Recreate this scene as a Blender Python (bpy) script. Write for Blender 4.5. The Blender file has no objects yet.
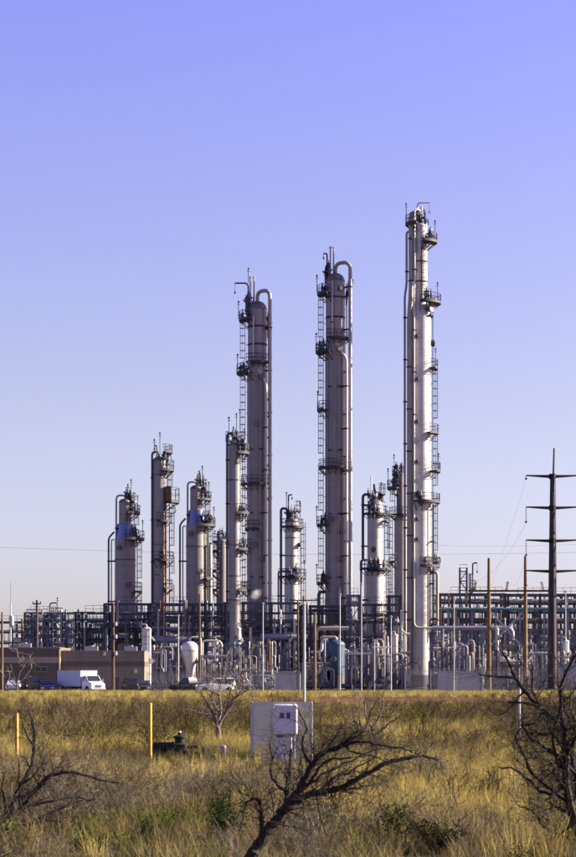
import bpy, math, random
import numpy as np
from mathutils import Vector, Matrix, noise as mnoise
R = math.radians
sc = bpy.context.scene
COL = sc.collection
rnd = random.Random(7)

# ---------------------------------------------------------------- camera, sky, sun, exposure
F = 2100.0                      # focal length in photo pixels (photo 576 x 857)
HX, HY, H = 288.0, 675.0, 2.1   # principal column, horizon row, eye height above ground
cam = bpy.data.cameras.new('camera'); camo = bpy.data.objects.new('camera', cam); COL.objects.link(camo)
camo.location = (0, 0, H); camo.rotation_euler = (R(90), 0, 0)
cam.sensor_fit = 'VERTICAL'; cam.sensor_height = 36.0; cam.sensor_width = 24.2
cam.lens = F / 857 * 36.0
cam.shift_y = (HY - 428.5) / 857
cam.clip_start = 1; cam.clip_end = 9000
cam.dof.use_dof = True; cam.dof.focus_distance = 230; cam.dof.aperture_fstop = 8
sc.camera = camo
SUN_EL, SUN_AZ = 25.0, 7.0      # azimuth: degrees from +X (photo right) towards +Y (away from the camera)
w = bpy.data.worlds.new('World'); sc.world = w; w.use_nodes = True
wn, wl = w.node_tree.nodes, w.node_tree.links
bg = wn['Background']; bg.inputs[1].default_value = 0.0505
sky = wn.new('ShaderNodeTexSky'); sky.sky_type = 'NISHITA'; sky.sun_disc = False
sky.sun_elevation = R(SUN_EL); sky.sun_rotation = R(90 - SUN_AZ)
sky.air_density = 1.0; sky.dust_density = 1.0; sky.ozone_density = 1.5
tcw = wn.new('ShaderNodeTexCoord'); sxw = wn.new('ShaderNodeSeparateXYZ'); rampw = wn.new('ShaderNodeValToRGB')
mulw = wn.new('ShaderNodeMix'); mulw.data_type = 'RGBA'; mulw.blend_type = 'MULTIPLY'; mulw.inputs[0].default_value = 1
wl.new(tcw.outputs['Generated'], sxw.inputs[0]); wl.new(sxw.outputs['Z'], rampw.inputs[0])
wl.new(sky.outputs[0], mulw.inputs[6]); wl.new(rampw.outputs[0], mulw.inputs[7]); wl.new(mulw.outputs[2], bg.inputs[0])
SKYTINT = [(0.0, (.82, .795, 1.10)), (.05, (.87, .775, 1.07)), (.083, (.92, .765, .98)), (.13, (.96, .75, .92)), (.22, (1.0, .735, 1.06)), (.305, (.97, .72, 1.26)), (1.0, (.92, .70, 1.26))]   # tint of the clear sky by height above the horizon
els = rampw.color_ramp.elements
while len(els) < len(SKYTINT): els.new(0.5)
for e, (p, c) in zip(els, SKYTINT): e.position = p; e.color = (*c, 1)
sl = bpy.data.lights.new('sun', 'SUN'); sl.energy = 5.0; sl.angle = R(0.5); sl.color = (1.0, 0.89, 0.68)
so = bpy.data.objects.new('sun', sl); COL.objects.link(so)
sd = Vector((math.cos(R(SUN_AZ)) * math.cos(R(SUN_EL)), math.sin(R(SUN_AZ)) * math.cos(R(SUN_EL)), math.sin(R(SUN_EL))))
so.rotation_euler = sd.to_track_quat('Z', 'Y').to_euler(); so.location = (60, 20, 60)
sc.view_settings.view_transform = 'Standard'; sc.view_settings.look = 'None'
sc.view_settings.exposure = 2.0; sc.view_settings.gamma = 1.0; sc.view_settings.use_curve_mapping = False

# ---------------------------------------------------------------- helpers
def X(px, Y): return (px - HX) * Y / F
def Z(py, Y): return H - (py - HY) * Y / F
def P(px, py, Y): return Vector((X(px, Y), Y, Z(py, Y)))

def link(name, me, parent=None, loc=None):
    o = bpy.data.objects.new(name, me); COL.objects.link(o)
    if parent is not None: o.parent = parent
    if loc is not None: o.location = loc
    return o

def tag(o, label, cat, group=None):
    o['label'] = label; o['category'] = cat
    if group: o['group'] = group
    return o

def thing(name, label, cat, loc=(0, 0, 0), rz=0, group=None):
    o = link(name, None); o.location = loc; o.rotation_euler = (0, 0, rz); o.empty_display_size = .3
    return tag(o, label, cat, group)

class MB:
    def __init__(s): s.v = []; s.f = []
    def add(s, vs, fs):
        b = len(s.v); s.v += [tuple(p) for p in vs]; s.f += [tuple(i + b for i in f) for f in fs]; return s
    def box(s, x0, x1, y0, y1, z0, z1, taper=1.0):
        cx, cy = (x0 + x1) / 2, (y0 + y1) / 2; t = taper
        q = lambda x, y: (cx + (x - cx) * t, cy + (y - cy) * t)
        vs = [(x0, y0, z0), (x1, y0, z0), (x1, y1, z0), (x0, y1, z0)] + [(*q(x, y), z1) for x, y in ((x0, y0), (x1, y0), (x1, y1), (x0, y1))]
        return s.add(vs, [(3, 2, 1, 0), (4, 5, 6, 7), (0, 1, 5, 4), (1, 2, 6, 5), (2, 3, 7, 6), (3, 0, 4, 7)])
    def bbox(s, x0, x1, y0, y1, z0, z1, b):      # box with chamfered edges
        def ring(z, i): return [(x0 + i + b, y0 + i, z), (x1 - i - b, y0 + i, z), (x1 - i, y0 + i + b, z), (x1 - i, y1 - i - b, z), (x1 - i - b, y1 - i, z), (x0 + i + b, y1 - i, z), (x0 + i, y1 - i - b, z), (x0 + i, y0 + i + b, z)]
        rs = [ring(z0, b), ring(z0 + b, 0), ring(z1 - b, 0), ring(z1, b)]
        vs = sum(rs, []); fs = [tuple(range(7, -1, -1)), tuple(range(24, 32))]
        for k in range(3):
            for i in range(8): j = (i + 1) % 8; fs.append((k * 8 + i, k * 8 + j, k * 8 + 8 + j, k * 8 + 8 + i))
        return s.add(vs, fs)
    def beam(s, a, b, wd, hd=None):               # rectangular bar from a to b
        a, b = Vector(a), Vector(b); hd = hd or wd; d = (b - a).normalized()
        u = Vector((0, 0, 1)) if abs(d.z) < .9 else Vector((0, 1, 0))
        r = d.cross(u).normalized(); u = r.cross(d)
        vs = [p + r * (i * wd / 2) + u * (j * hd / 2) for p in (a, b) for i, j in ((-1, -1), (1, -1), (1, 1), (-1, 1))]
        return s.add(vs, [(3, 2, 1, 0), (4, 5, 6, 7), (0, 1, 5, 4), (1, 2, 6, 5), (2, 3, 7, 6), (3, 0, 4, 7)])
    def tube(s, pts, r, n=8, cap=True):
        pts = [Vector(p) for p in pts]; m = len(pts)
        rr = r if isinstance(r, (list, tuple)) else [r] * m
        d = (pts[1] - pts[0]).normalized()
        u = d.orthogonal().normalized(); vs = []
        for i, p in enumerate(pts):
            t = (pts[min(i + 1, m - 1)] - pts[max(i - 1, 0)])
            t = t.normalized() if t.length > 1e-9 else d
            u = (u - t * u.dot(t)); u = u.normalized() if u.length > 1e-6 else t.orthogonal().normalized()
            v = t.cross(u)
            for k in range(n):
                a = 2 * math.pi * k / n; vs.append(p + (u * math.cos(a) + v * math.sin(a)) * rr[i])
        fs = [(i * n + k, i * n + (k + 1) % n, (i + 1) * n + (k + 1) % n, (i + 1) * n + k) for i in range(m - 1) for k in range(n)]
        if cap: fs += [tuple(range(n - 1, -1, -1)), tuple(range((m - 1) * n, m * n))]
        return s.add(vs, fs)
    def lathe(s, prof, n=24, c=(0, 0), a0=0, axis='z'):
        vs = []; m = len(prof)
        for r, z in prof:
            for k in range(n):
                a = 2 * math.pi * k / n + a0; x, y = r * math.cos(a), r * math.sin(a)
                vs.append((c[0] + x, c[1] + y, z) if axis == 'z' else (z, c[0] + x, c[1] + y))
        fs = [(i * n + k, i * n + (k + 1) % n, (i + 1) * n + (k + 1) % n, (i + 1) * n + k) for i in range(m - 1) for k in range(n)]
        fs += [tuple(range(n - 1, -1, -1)), tuple(range((m - 1) * n, m * n))]
        return s.add(vs, fs)
    def sector(s, a0, a1, r0, r1, z0, z1, n=10):
        vs = []
        for i in range(n + 1):
            a = a0 + (a1 - a0) * i / n; c, q = math.cos(a), math.sin(a)
            vs += [(r0 * c, r0 * q, z0), (r1 * c, r1 * q, z0), (r1 * c, r1 * q, z1), (r0 * c, r0 * q, z1)]
        fs = []
        for i in range(n):
            b = i * 4
            for k in range(4): fs.append((b + k, b + 4 + k, b + 4 + (k + 1) % 4, b + (k + 1) % 4))
        fs += [(0, 1, 2, 3), (n * 4 + 3, n * 4 + 2, n * 4 + 1, n * 4)]
        return s.add(vs, fs)
    def prism(s, poly, y0, y1):                   # polygon in xz pushed along y
        n = len(poly); vs = [(x, y0, z) for x, z in poly] + [(x, y1, z) for x, z in poly]
        return s.add(vs, [tuple(range(n)), tuple(range(2 * n - 1, n - 1, -1))] + [(i, i + n, (i + 1) % n + n, (i + 1) % n) for i in range(n)])
    def mesh(s, name, m, smooth=True):
        me = bpy.data.meshes.new(name); me.from_pydata(s.v, [], s.f)
        me.materials.append(m)
        if smooth: me.shade_smooth(); me.set_sharp_from_angle(angle=R(38))
        return me
    def build(s, name, m, parent=None, loc=None, smooth=True): return link(name, s.mesh(name, m, smooth), parent, loc)

def arc(pts, rad, k=5):                           # round the corners of a polyline
    pts = [Vector(p) for p in pts]; out = [pts[0]]
    for i in range(1, len(pts) - 1):
        a, p, b = pts[i - 1], pts[i], pts[i + 1]
        d1, d2 = a - p, b - p; q = min(rad, d1.length * .49, d2.length * .49)
        s0, s1 = p + d1.normalized() * q, p + d2.normalized() * q
        for j in range(k + 1):
            t = j / k; out.append(s0 * (1 - t) ** 2 + p * 2 * t * (1 - t) + s1 * t * t)
    return out + [pts[-1]]

# ---------------------------------------------------------------- materials
def mat(name, col, rough=.6, metal=0., var=.18, scale=1.2, streak=0., bump=0., spec=.4, coord='pos', dirt=None, dirtamt=0.):
    m = bpy.data.materials.new(name); m.use_nodes = True; n, l = m.node_tree.nodes, m.node_tree.links
    b = n['Principled BSDF']; b.inputs['Roughness'].default_value = rough; b.inputs['Metallic'].default_value = metal
    b.inputs['Specular IOR Level'].default_value = spec
    geo = n.new('ShaderNodeNewGeometry'); tc = n.new('ShaderNodeTexCoord')
    src = geo.outputs['Position'] if coord == 'pos' else tc.outputs['Object']
    no = n.new('ShaderNodeTexNoise'); no.inputs['Scale'].default_value = scale; no.inputs['Detail'].default_value = 6; no.inputs['Roughness'].default_value = .65
    l.new(src, no.inputs['Vector'])
    mr = n.new('ShaderNodeMapRange'); mr.inputs[1].default_value = .3; mr.inputs[2].default_value = .7; mr.inputs[3].default_value = 1 - var; mr.inputs[4].default_value = 1 + var
    l.new(no.outputs[0], mr.inputs[0]); val = mr.outputs[0]
    if streak:
        mp = n.new('ShaderNodeMapping'); mp.inputs['Scale'].default_value = (1.8, 1.8, .06); l.new(src, mp.inputs[0])
        n2 = n.new('ShaderNodeTexNoise'); n2.inputs['Scale'].default_value = 1.4; n2.inputs['Detail'].default_value = 4; l.new(mp.outputs[0], n2.inputs['Vector'])
        m2 = n.new('ShaderNodeMapRange'); m2.inputs[1].default_value = .35; m2.inputs[2].default_value = .7; m2.inputs[3].default_value = 1; m2.inputs[4].default_value = 1 - streak
        l.new(n2.outputs[0], m2.inputs[0]); mm = n.new('ShaderNodeMath'); mm.operation = 'MULTIPLY'; l.new(val, mm.inputs[0]); l.new(m2.outputs[0], mm.inputs[1]); val = mm.outputs[0]
    vm = n.new('ShaderNodeVectorMath'); vm.operation = 'SCALE'; vm.inputs[0].default_value = col; l.new(val, vm.inputs['Scale'])
    out = vm.outputs[0]
    if dirt:
        n3 = n.new('ShaderNodeTexNoise'); n3.inputs['Scale'].default_value = scale * .6; n3.inputs['Detail'].default_value = 8; n3.inputs['Roughness'].default_value = .7; l.new(src, n3.inputs['Vector'])
        m3 = n.new('ShaderNodeMapRange'); m3.inputs[1].default_value = .5; m3.inputs[2].default_value = .72; m3.inputs[4].default_value = dirtamt; l.new(n3.outputs[0], m3.inputs[0])
        mx = n.new('ShaderNodeMix'); mx.data_type = 'RGBA'; l.new(m3.outputs[0], mx.inputs[0]); l.new(out, mx.inputs[6]); mx.inputs[7].default_value = (*dirt, 1); out = mx.outputs[2]
    l.new(out, b.inputs['Base Color'])
    if bump:
        bp = n.new('ShaderNodeBump'); bp.inputs['Strength'].default_value = bump; bp.inputs['Distance'].default_value = .03; l.new(no.outputs[0], bp.inputs['Height']); l.new(bp.outputs[0], b.inputs['Normal'])
    return m

def clad(name, col, metal=.45, rough=.42, step=2.6, streak=.22):   # wrapped metal jacketing in courses with lap seams
    m = mat(name, col, rough, metal, .1, .8, streak, coord='obj', dirt=tuple(c * q for c, q in zip(col, (.66, .55, .5))), dirtamt=.55); n, l = m.node_tree.nodes, m.node_tree.links
    b = n['Principled BSDF']; base = b.inputs['Base Color'].links[0].from_socket
    tc = n.new('ShaderNodeTexCoord'); sx = n.new('ShaderNodeSeparateXYZ'); l.new(tc.outputs['Object'], sx.inputs[0])
    def math_(op, a, c=None):
        q = n.new('ShaderNodeMath'); q.operation = op
        for i, v in enumerate((a, c)):
            if v is None: continue
            if isinstance(v, (int, float)): q.inputs[i].default_value = v
            else: l.new(v, q.inputs[i])
        return q.outputs[0]
    zs = math_('DIVIDE', sx.outputs['Z'], step); fr = math_('FRACT', zs); fl = math_('FLOOR', zs)
    an = math_('ARCTAN2', sx.outputs['Y'], sx.outputs['X']); af = math_('FLOOR', math_('MULTIPLY', math_('ADD', an, math_('MULTIPLY', fl, .37)), 1.1))
    cv = n.new('ShaderNodeCombineXYZ'); l.new(fl, cv.inputs[0]); l.new(af, cv.inputs[1])
    wh = n.new('ShaderNodeTexWhiteNoise'); l.new(cv.outputs[0], wh.inputs['Vector'])
    tone = math_('ADD', math_('MULTIPLY', wh.outputs['Value'], .16), .92)
    seam = math_('SUBTRACT', 1.0, math_('MULTIPLY', math_('LESS_THAN', fr, .05), .16))
    k = math_('MULTIPLY', tone, seam)
    vm = n.new('ShaderNodeVectorMath'); vm.operation = 'SCALE'; l.new(base, vm.inputs[0]); l.new(k, vm.inputs['Scale']); l.new(vm.outputs[0], b.inputs['Base Color'])
    l.new(math_('ADD', math_('MULTIPLY', wh.outputs['Value'], .16), rough - .08), b.inputs['Roughness'])
    return m

M = {}
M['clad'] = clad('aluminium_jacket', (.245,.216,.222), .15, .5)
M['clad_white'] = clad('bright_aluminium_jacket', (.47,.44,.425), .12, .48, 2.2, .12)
M['clad_dull'] = clad('weathered_jacket', (.12, .10, .108), .15, .55)
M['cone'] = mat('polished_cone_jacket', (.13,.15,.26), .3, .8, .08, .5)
M['pipe'] = mat('pipe_jacket', (.29,.25,.215), .5, .15, .15, .5, .15)
M['pipe_white'] = mat('white_pipe_paint', (.46,.44,.41), .5, .05, .1, .5, .15)
M['pipe_dark'] = mat('dark_pipe_paint', (.06, .06, .075), .5, .2, .2, .6)
M['pipe_lilac'] = mat('grey_lilac_pipe', (.20, .185, .225), .5, .2, .15, .5, .1)
M['rust'] = mat('rusty_pipe', (.15,.065,.026), .8, .1, .35, 1.5, .2)
M['teal'] = mat('teal_paint', (.075,.125,.15), .5, .1, .2, .5)
M['tankblue'] = mat('blue_grey_tank_paint', (.15, .17, .24), .5, .1, .15, .5, .2)
M['bluepaint'] = mat('faded_blue_paint', (.03, .06, .11), .5, .1, .2, .5)
M['steel'] = mat('dark_structural_steel', (.078,.082,.112), .6, .3, .25, .6)
M['steel2'] = mat('grey_structural_steel', (.15,.155,.20), .6, .3, .25, .6)
M['grating'] = mat('platform_steel', (.035,.032,.04), .65, .3, .25, .8)
M['galv'] = mat('galvanised_steel', (.30, .30, .32), .4, .7, .15, 1.0)
M['whitepost'] = mat('white_pole_paint', (.40, .39, .39), .5, 0, .12, 1.5, .15)
M['wood'] = mat('weathered_pole_wood', (.135,.08,.04), .85, 0, .3, 2.0, .3, .3)
M['wood_dark'] = mat('creosoted_pole_wood', (.07, .043, .028), .85, 0, .3, 2.0, .3, .3)
M['core_ten'] = mat('dark_weathering_steel', (.042,.028,.03), .7, .2, .25, .8, .25)
M['insul'] = mat('dark_insulator', (.012,.01,.011), .3, 0, .1)
M['concrete'] = mat('concrete', (.26,.24,.23), .9, 0, .2, 1.5, .2, .2)
M['skirt'] = mat('fireproofed_skirt', (.09,.082,.095), .9, 0, .2, 1.2, .2)
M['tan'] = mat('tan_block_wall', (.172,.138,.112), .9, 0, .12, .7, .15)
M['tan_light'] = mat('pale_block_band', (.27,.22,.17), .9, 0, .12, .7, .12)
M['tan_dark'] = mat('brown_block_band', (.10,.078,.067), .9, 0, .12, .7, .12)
M['trim'] = mat('roof_trim', (.22, .17, .13), .6, .3, .1)
M['glass'] = mat('dark_glass', (.02, .022, .03), .08, 0, .05, spec=.6)
M['lilacwall'] = mat('pale_corrugated_steel', (.32, .29, .35), .55, .3, .12, .6, .2)
M['rubber'] = mat('tyre_rubber', (.02, .02, .02), .9, 0, .1)
M['rim'] = mat('wheel_rim', (.4, .4, .42), .35, .8, .05)
M['carwhite'] = mat('white_car_paint', (.62, .62, .62), .25, 0, .03, spec=.6)
M['carblack'] = mat('black_car_paint', (.02, .02, .024), .2, 0, .05, spec=.6)
M['carblue'] = mat('blue_car_paint', (.03,.035,.13), .2, .2, .05, spec=.6)
M['cargrey'] = mat('silver_car_paint', (.45, .46, .50), .3, .5, .05)
M['boxwhite'] = mat('white_cargo_panel', (.42,.42,.55), .45, 0, .05, .6, .06)
M['lamp'] = mat('clear_lamp_lens', (.7, .7, .68), .15, 0, .03)
M['redlamp'] = mat('red_lamp_lens', (.4, .02, .02), .2, 0, .03)
M['yellow'] = mat('yellow_marker_paint', (.42,.225,.008), .6, 0, .2, 5, .25, dirt=(.22, .12, .03), dirtamt=.6)
M['valvegreen'] = mat('dark_green_valve_paint', (.012,.02,.012), .75, .05, .3, 6, spec=.2, dirt=(.03, .022, .015), dirtamt=.4)
M['stainless'] = mat('brushed_sheet_metal', (.50,.47,.51), .3, .75, .12, 4, .12, dirt=(.40, .38, .33), dirtamt=.5)
M['mirror'] = mat('reflective_sheet_metal', (.55, .53, .55), .12, .95, .08, 5, bump=.25)
M['boxgrey'] = mat('grey_enclosure_paint', (.50, .47, .53), .4, .2, .05, 4, .06)
M['display'] = mat('dark_meter_display', (.04, .04, .10), .15, 0, .05)
M['bark'] = mat('dark_mesquite_bark', (.020, .0135, .0105), .95, 0, .4, 14, 0, .5)
M['bark_pale'] = mat('sunbleached_bark', (.12,.092,.075), .95, 0, .35, 10, 0, .4)
M['bronze'] = mat('rusted_panel', (.17, .09, .045), .8, .2, .3, 1.2, .2)

def ground_mat():
    m = bpy.data.materials.new('dry_soil_and_thatch'); m.use_nodes = True; n, l = m.node_tree.nodes, m.node_tree.links
    b = n['Principled BSDF']; b.inputs['Roughness'].default_value = 1; b.inputs['Specular IOR Level'].default_value = .1
    g = n.new('ShaderNodeNewGeometry')
    def nz(sc_, d=6):
        q = n.new('ShaderNodeTexNoise'); q.inputs['Scale'].default_value = sc_; q.inputs['Detail'].default_value = d; l.new(g.outputs['Position'], q.inputs['Vector']); return q.outputs[0]
    r1 = n.new('ShaderNodeValToRGB'); l.new(nz(1.3, 9), r1.inputs[0])
    r1.color_ramp.elements[0].position = .3; r1.color_ramp.elements[0].color = (.022, .018, .012, 1); r1.color_ramp.elements[1].position = .7; r1.color_ramp.elements[1].color = (.085, .064, .036, 1)
    r2 = n.new('ShaderNodeValToRGB'); l.new(nz(4, 8), r2.inputs[0])
    r2.color_ramp.elements[0].position = .3; r2.color_ramp.elements[0].color = (.07, .028, .015, 1); r2.color_ramp.elements[1].position = .7; r2.color_ramp.elements[1].color = (.13, .06, .034, 1)
    at = n.new('ShaderNodeAttribute'); at.attribute_name = 'bare'
    mx = n.new('ShaderNodeMix'); mx.data_type = 'RGBA'; l.new(at.outputs['Fac'], mx.inputs[0]); l.new(r1.outputs[0], mx.inputs[6]); l.new(r2.outputs[0], mx.inputs[7])
    l.new(mx.outputs[2], b.inputs['Base Color'])
    bp = n.new('ShaderNodeBump'); bp.inputs['Distance'].default_value = .05; l.new(nz(9, 6), bp.inputs['Height']); l.new(bp.outputs[0], b.inputs['Normal'])
    return m
M['ground'] = ground_mat()
M['gravel'] = mat('pale_yard_gravel', (.13,.115,.1), .95, 0, .25, 3, 0, .4)

def leafmat(name, stops, scale, trans=.26, rough=.7):
    m = bpy.data.materials.new(name); m.use_nodes = True; n, l = m.node_tree.nodes, m.node_tree.links
    for q in list(n):
        if q.type == 'BSDF_PRINCIPLED': n.remove(q)
    out = n['Material Output']; g = n.new('ShaderNodeNewGeometry'); oi = n.new('ShaderNodeObjectInfo')
    no = n.new('ShaderNodeTexNoise'); no.inputs['Scale'].default_value = scale; no.inputs['Detail'].default_value = 3; l.new(g.outputs['Position'], no.inputs['Vector'])
    ad = n.new('ShaderNodeMath'); ad.operation = 'MULTIPLY_ADD'; l.new(oi.outputs['Random'], ad.inputs[0]); ad.inputs[1].default_value = .4; l.new(no.outputs[0], ad.inputs[2])
    rp = n.new('ShaderNodeValToRGB'); l.new(ad.outputs[0], rp.inputs[0])
    while len(rp.color_ramp.elements) < len(stops): rp.color_ramp.elements.new(.5)
    for e, (p, c) in zip(rp.color_ramp.elements, stops): e.position = p; e.color = (*c, 1)
    d = n.new('ShaderNodeBsdfDiffuse'); t = n.new('ShaderNodeBsdfTranslucent'); mx = n.new('ShaderNodeMixShader'); mx.inputs[0].default_value = trans
    l.new(rp.outputs[0], d.inputs[0]); l.new(rp.outputs[0], t.inputs[0]); l.new(d.outputs[0], mx.inputs[1]); l.new(t.outputs[0], mx.inputs[2]); l.new(mx.outputs[0], out.inputs[0])
    return m
M['grass'] = leafmat('dry_grass_blades', [(.42, (0.03832, 0.02844, 0.01939)), (.58, (0.09963, 0.07717, 0.03966)), (.74, (0.1686, 0.13, 0.05289)), (.95, (0.2299, 0.1868, 0.09695))], .11)
M['grass_gold'] = leafmat('golden_grass_blades', [(.42, (0.2351, 0.1745, 0.04894)), (.65, (0.3916, 0.3003, 0.07343)), (.95, (0.4699, 0.3912, 0.147))], .3)
M['grass_green'] = leafmat('green_grass_blades', [(.4, (.03, .05, .008)), (.8, (.09, .12, .02))], .4)
M['brush'] = leafmat('brown_twigs', [(.4, (0.0306, 0.02218, 0.01377)), (.62, (0.06502, 0.04896, 0.02601)), (.9, (0.13, 0.09945, 0.0612))], .3, .05)
M['brush_leaf'] = leafmat('olive_brush_leaf', [(.42, (0.0132, 0.0144, 0.0048)), (.65, (0.036, 0.036, 0.0084)), (.95, (0.072, 0.069, 0.012))], .4, .35)
M['leaf_dark'] = leafmat('dark_green_leaf', [(.4, (0.0119, 0.02125, 0.0051)), (.6, (0.0238, 0.03825, 0.0085)), (.8, (0.051, 0.068, 0.0153))], 3, .3)
M['leaf_bright'] = leafmat('fresh_green_leaf', [(.4, (.03, .05, .01)), (.6, (.055, .085, .016)), (.8, (.10, .13, .025))], 3, .35)

# ---------------------------------------------------------------- terrain
def gz(x, y):
    b = .5 * max(0, 1 - abs(y - 172) / 24) if 148 < y < 196 else 0
    n_ = mnoise.noise((x * .06, y * .05, 0)) * .16 + mnoise.noise((x * .35, y * .3, 4)) * .05
    return b + n_ * min(1, max(0, (240 - y) / 30)) * min(1, max(0, (y - 5) / 15))
xs = np.concatenate([np.linspace(-4000, -60, 14), np.linspace(-54, 54, 109), np.linspace(60, 4000, 14)])
ys = np.concatenate([np.linspace(-300, -5, 6), np.arange(0, 250, 1.0), np.linspace(255, 420, 20), np.geomspace(500, 7500, 10)])
gv = [(x, y, gz(x, y)) for y in ys for x in xs]; nx = len(xs)
gf = [(j * nx + i, j * nx + i + 1, (j + 1) * nx + i + 1, (j + 1) * nx + i) for j in range(len(ys) - 1) for i in range(nx - 1)]
gme = bpy.data.meshes.new('ground'); gme.from_pydata(gv, [], gf); gme.materials.append(M['ground']); gme.shade_smooth()
ba = gme.attributes.new('bare', 'FLOAT', 'POINT')
def bare(x, y):
    t = max(0, 1 - abs(y - 156) / 15) * (1 if x > -1 else max(0, 1 + (x + 1) / 8)) * 2.4
    t += mnoise.noise((x * .2, y * .2, 9)) * .5 - .1
    if y > 232: t = max(t, .75)
    return min(1, max(0, t))
ba.data.foreach_set('value', [bare(v[0], v[1]) for v in gv])
go = link('ground', gme); go['kind'] = 'structure'
yard = MB(); yard.add([(-130, 246, .004), (130, 246, .004), (130, 460, .004), (-130, 460, .004)], [(0, 1, 2, 3)])
yo = yard.build('gravel_yard', M['gravel']); yo['kind'] = 'structure'

# ---------------------------------------------------------------- process towers
class Tower:
    def __init__(t, name, label, cx, Y, cat='tower', group=None):
        t.cx, t.Y, t.s = cx, Y, Y / F
        t.root = thing(name, label, cat, (X(cx, Y), Y, 0), group=group)
    def l(t, px, py, dy=0.): return Vector(((px - t.cx) * t.s, dy, Z(py, t.Y)))
    def z(t, py): return Z(py, t.Y)
    def shell(t, prof, m='clad', name='shell', n=32):      # prof: (row, radius px) bottom to top
        b = MB(); b.lathe([(r * t.s, max(0, t.z(py))) for py, r in prof], n)
        return b.build(name, M[m], t.root)
    def head(t, py, r, m='clad', h=None):                  # domed top
        z0 = t.z(py); rr = r * t.s; h = (h or r * .55) * t.s
        b = MB(); b.lathe([(rr * math.cos(a), z0 + h * math.sin(a)) for a in [R(k) for k in (0, 15, 30, 45, 60, 75, 88)]], 24)
        b.lathe([(rr + .05, z0 - .12), (rr + .05, z0 + .02)], 24)
        return b.build('domed_head', M[m], t.root)
    def pipe(t, pts, r, m='pipe', bend=.9, sup=True, n=10, step=6.0):
        q = arc([t.l(*p) for p in pts], bend); b = MB(); b.tube(q, r * t.s, n)
        o = b.build('pipe', M[m], t.root)
        if sup:                                            # guide brackets back to the shell and joint bands
            g = MB(); k = 0
            for i in range(len(pts) - 1):
                a, c = t.l(*pts[i]), t.l(*pts[i + 1])
                if abs(a.x - c.x) < .3 and abs(a.z - c.z) > step:
                    z = min(a.z, c.z) + 2
                    while z < max(a.z, c.z) - 1.5:
                        p = Vector((a.x, a.y, z)); g.beam(p, Vector((a.x * .35, a.y * .35 + .1, z)), .12, .22); g.lathe([(r * t.s + .07, z - .09), (r * t.s + .07, z + .09)], 10, (p.x, p.y)); k += 1; z += step
            if k: g.build('pipe_support', M['grating'], o)['kind'] = 'stuff'
        return o
    def platform(t, py, a0, a1, r0, wd, rail=1.15, gap=0.06):
        z = t.z(py); r0 = r0 * t.s + gap; r1 = r0 + wd * t.s; a0, a1 = R(a0), R(a1)
        b = MB(); n = max(4, int(abs(a1 - a0) / .25)); b.sector(a0, a1, r0, r1, z - .12, z, n); b.sector(a0, a1, r1, r1 + .04, z - .22, z + .14, n)
        for i in range(n // 2 + 1):
            a = a0 + (a1 - a0) * (i / (n // 2)); c, q = math.cos(a), math.sin(a)
            b.beam((r1 * c, r1 * q, z - .17), ((r0 - .05) * c, (r0 - .05) * q, z - .17 - min(1.1, r1 - r0)), .09)
        o = b.build('platform', M['grating'], t.root)
        g = MB(); m = max(3, int(abs(a1 - a0) * r1 / .75))
        ring = [(r1 * math.cos(a0 + (a1 - a0) * i / m), r1 * math.sin(a0 + (a1 - a0) * i / m)) for i in range(m + 1)]
        ends0, ends1 = (r0 * math.cos(a0), r0 * math.sin(a0)), (r0 * math.cos(a1), r0 * math.sin(a1))
        loop = [ends0] + ring + [ends1]
        for h in (rail, rail * .55): g.tube([(x, y, z + h) for x, y in loop], .045, 4)
        for x, y in ring: g.tube([(x, y, z), (x, y, z + rail)], .04, 4)
        g.build('railing', M['grating'], o)
        return o
    def ladder(t, ang, py0, py1, r, cage=True, off=.28):
        a = R(ang); c, q = math.cos(a), math.sin(a); rr = r * t.s + off; z0, z1 = t.z(py0), t.z(py1)
        b = MB(); u = Vector((-q, c, 0)); o_ = Vector((rr * c, rr * q, 0)); ex = Vector((c, q, 0))
        for s_ in (-.26, .26): b.beam(o_ + u * s_ + Vector((0, 0, z0)), o_ + u * s_ + Vector((0, 0, z1)), .07)
        z = z0 + .15
        while z < z1: b.tube([o_ - u * .26 + Vector((0, 0, z)), o_ + u * .26 + Vector((0, 0, z))], .022, 4, False); z += .32
        z = z0 + 1
        while z < z1: b.beam(o_ + Vector((0, 0, z)), o_ - ex * (off + .1) + Vector((0, 0, z)), .06); z += 3
        o = b.build('ladder', M['grating'], t.root)
        if cage:
            g = MB(); z = z0 + 2.1
            half = [o_ + u * (-.38 * math.cos(k * math.pi / 6)) + ex * (.72 * math.sin(k * math.pi / 6)) for k in range(7)]
            while z < z1 + .9: g.tube([p + Vector((0, 0, z)) for p in half], .04, 4); z += 1.05
            for k in (1, 2, 3, 4, 5): g.beam(half[k] + Vector((0, 0, z0 + 2.1)), half[k] + Vector((0, 0, z1 + .8)), .035)
            g.build('safety_cage', M['grating'], o)
        return o
    def mast(t, px, py0, py1, dy=0., r=.05, m='grating', tip=True, name='antenna'):
        b = MB(); a, c = t.l(px, py0, dy), t.l(px, py1, dy); b.tube([a, c], r, 5)
        if tip: b.tube([c + Vector((-.22, 0, -.25)), c + Vector((.22, 0, -.25))], r * .8, 4); b.lathe([(.03, c.z - .05), (.13, c.z + .05), (.13, c.z + .2), (.03, c.z + .3)], 6, (c.x, c.y))
        return b.build(name, M[m], t.root)
    def davit(t, px, py0, py1, px1, dy=0., m='grating', drop=1.2):
        b = MB(); q = arc([t.l(px, py0, dy), t.l(px, py1, dy), t.l(px1, py1, dy)], .6); b.tube(q, .11, 6)
        e = t.l(px1, py1, dy); b.tube([e, e - Vector((0, 0, drop))], .035, 4); b.box(e.x - .1, e.x + .1, dy - .1, dy + .1, e.z - drop - .3, e.z - drop)
        return b.build('davit_arm', M[m], t.root)
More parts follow.
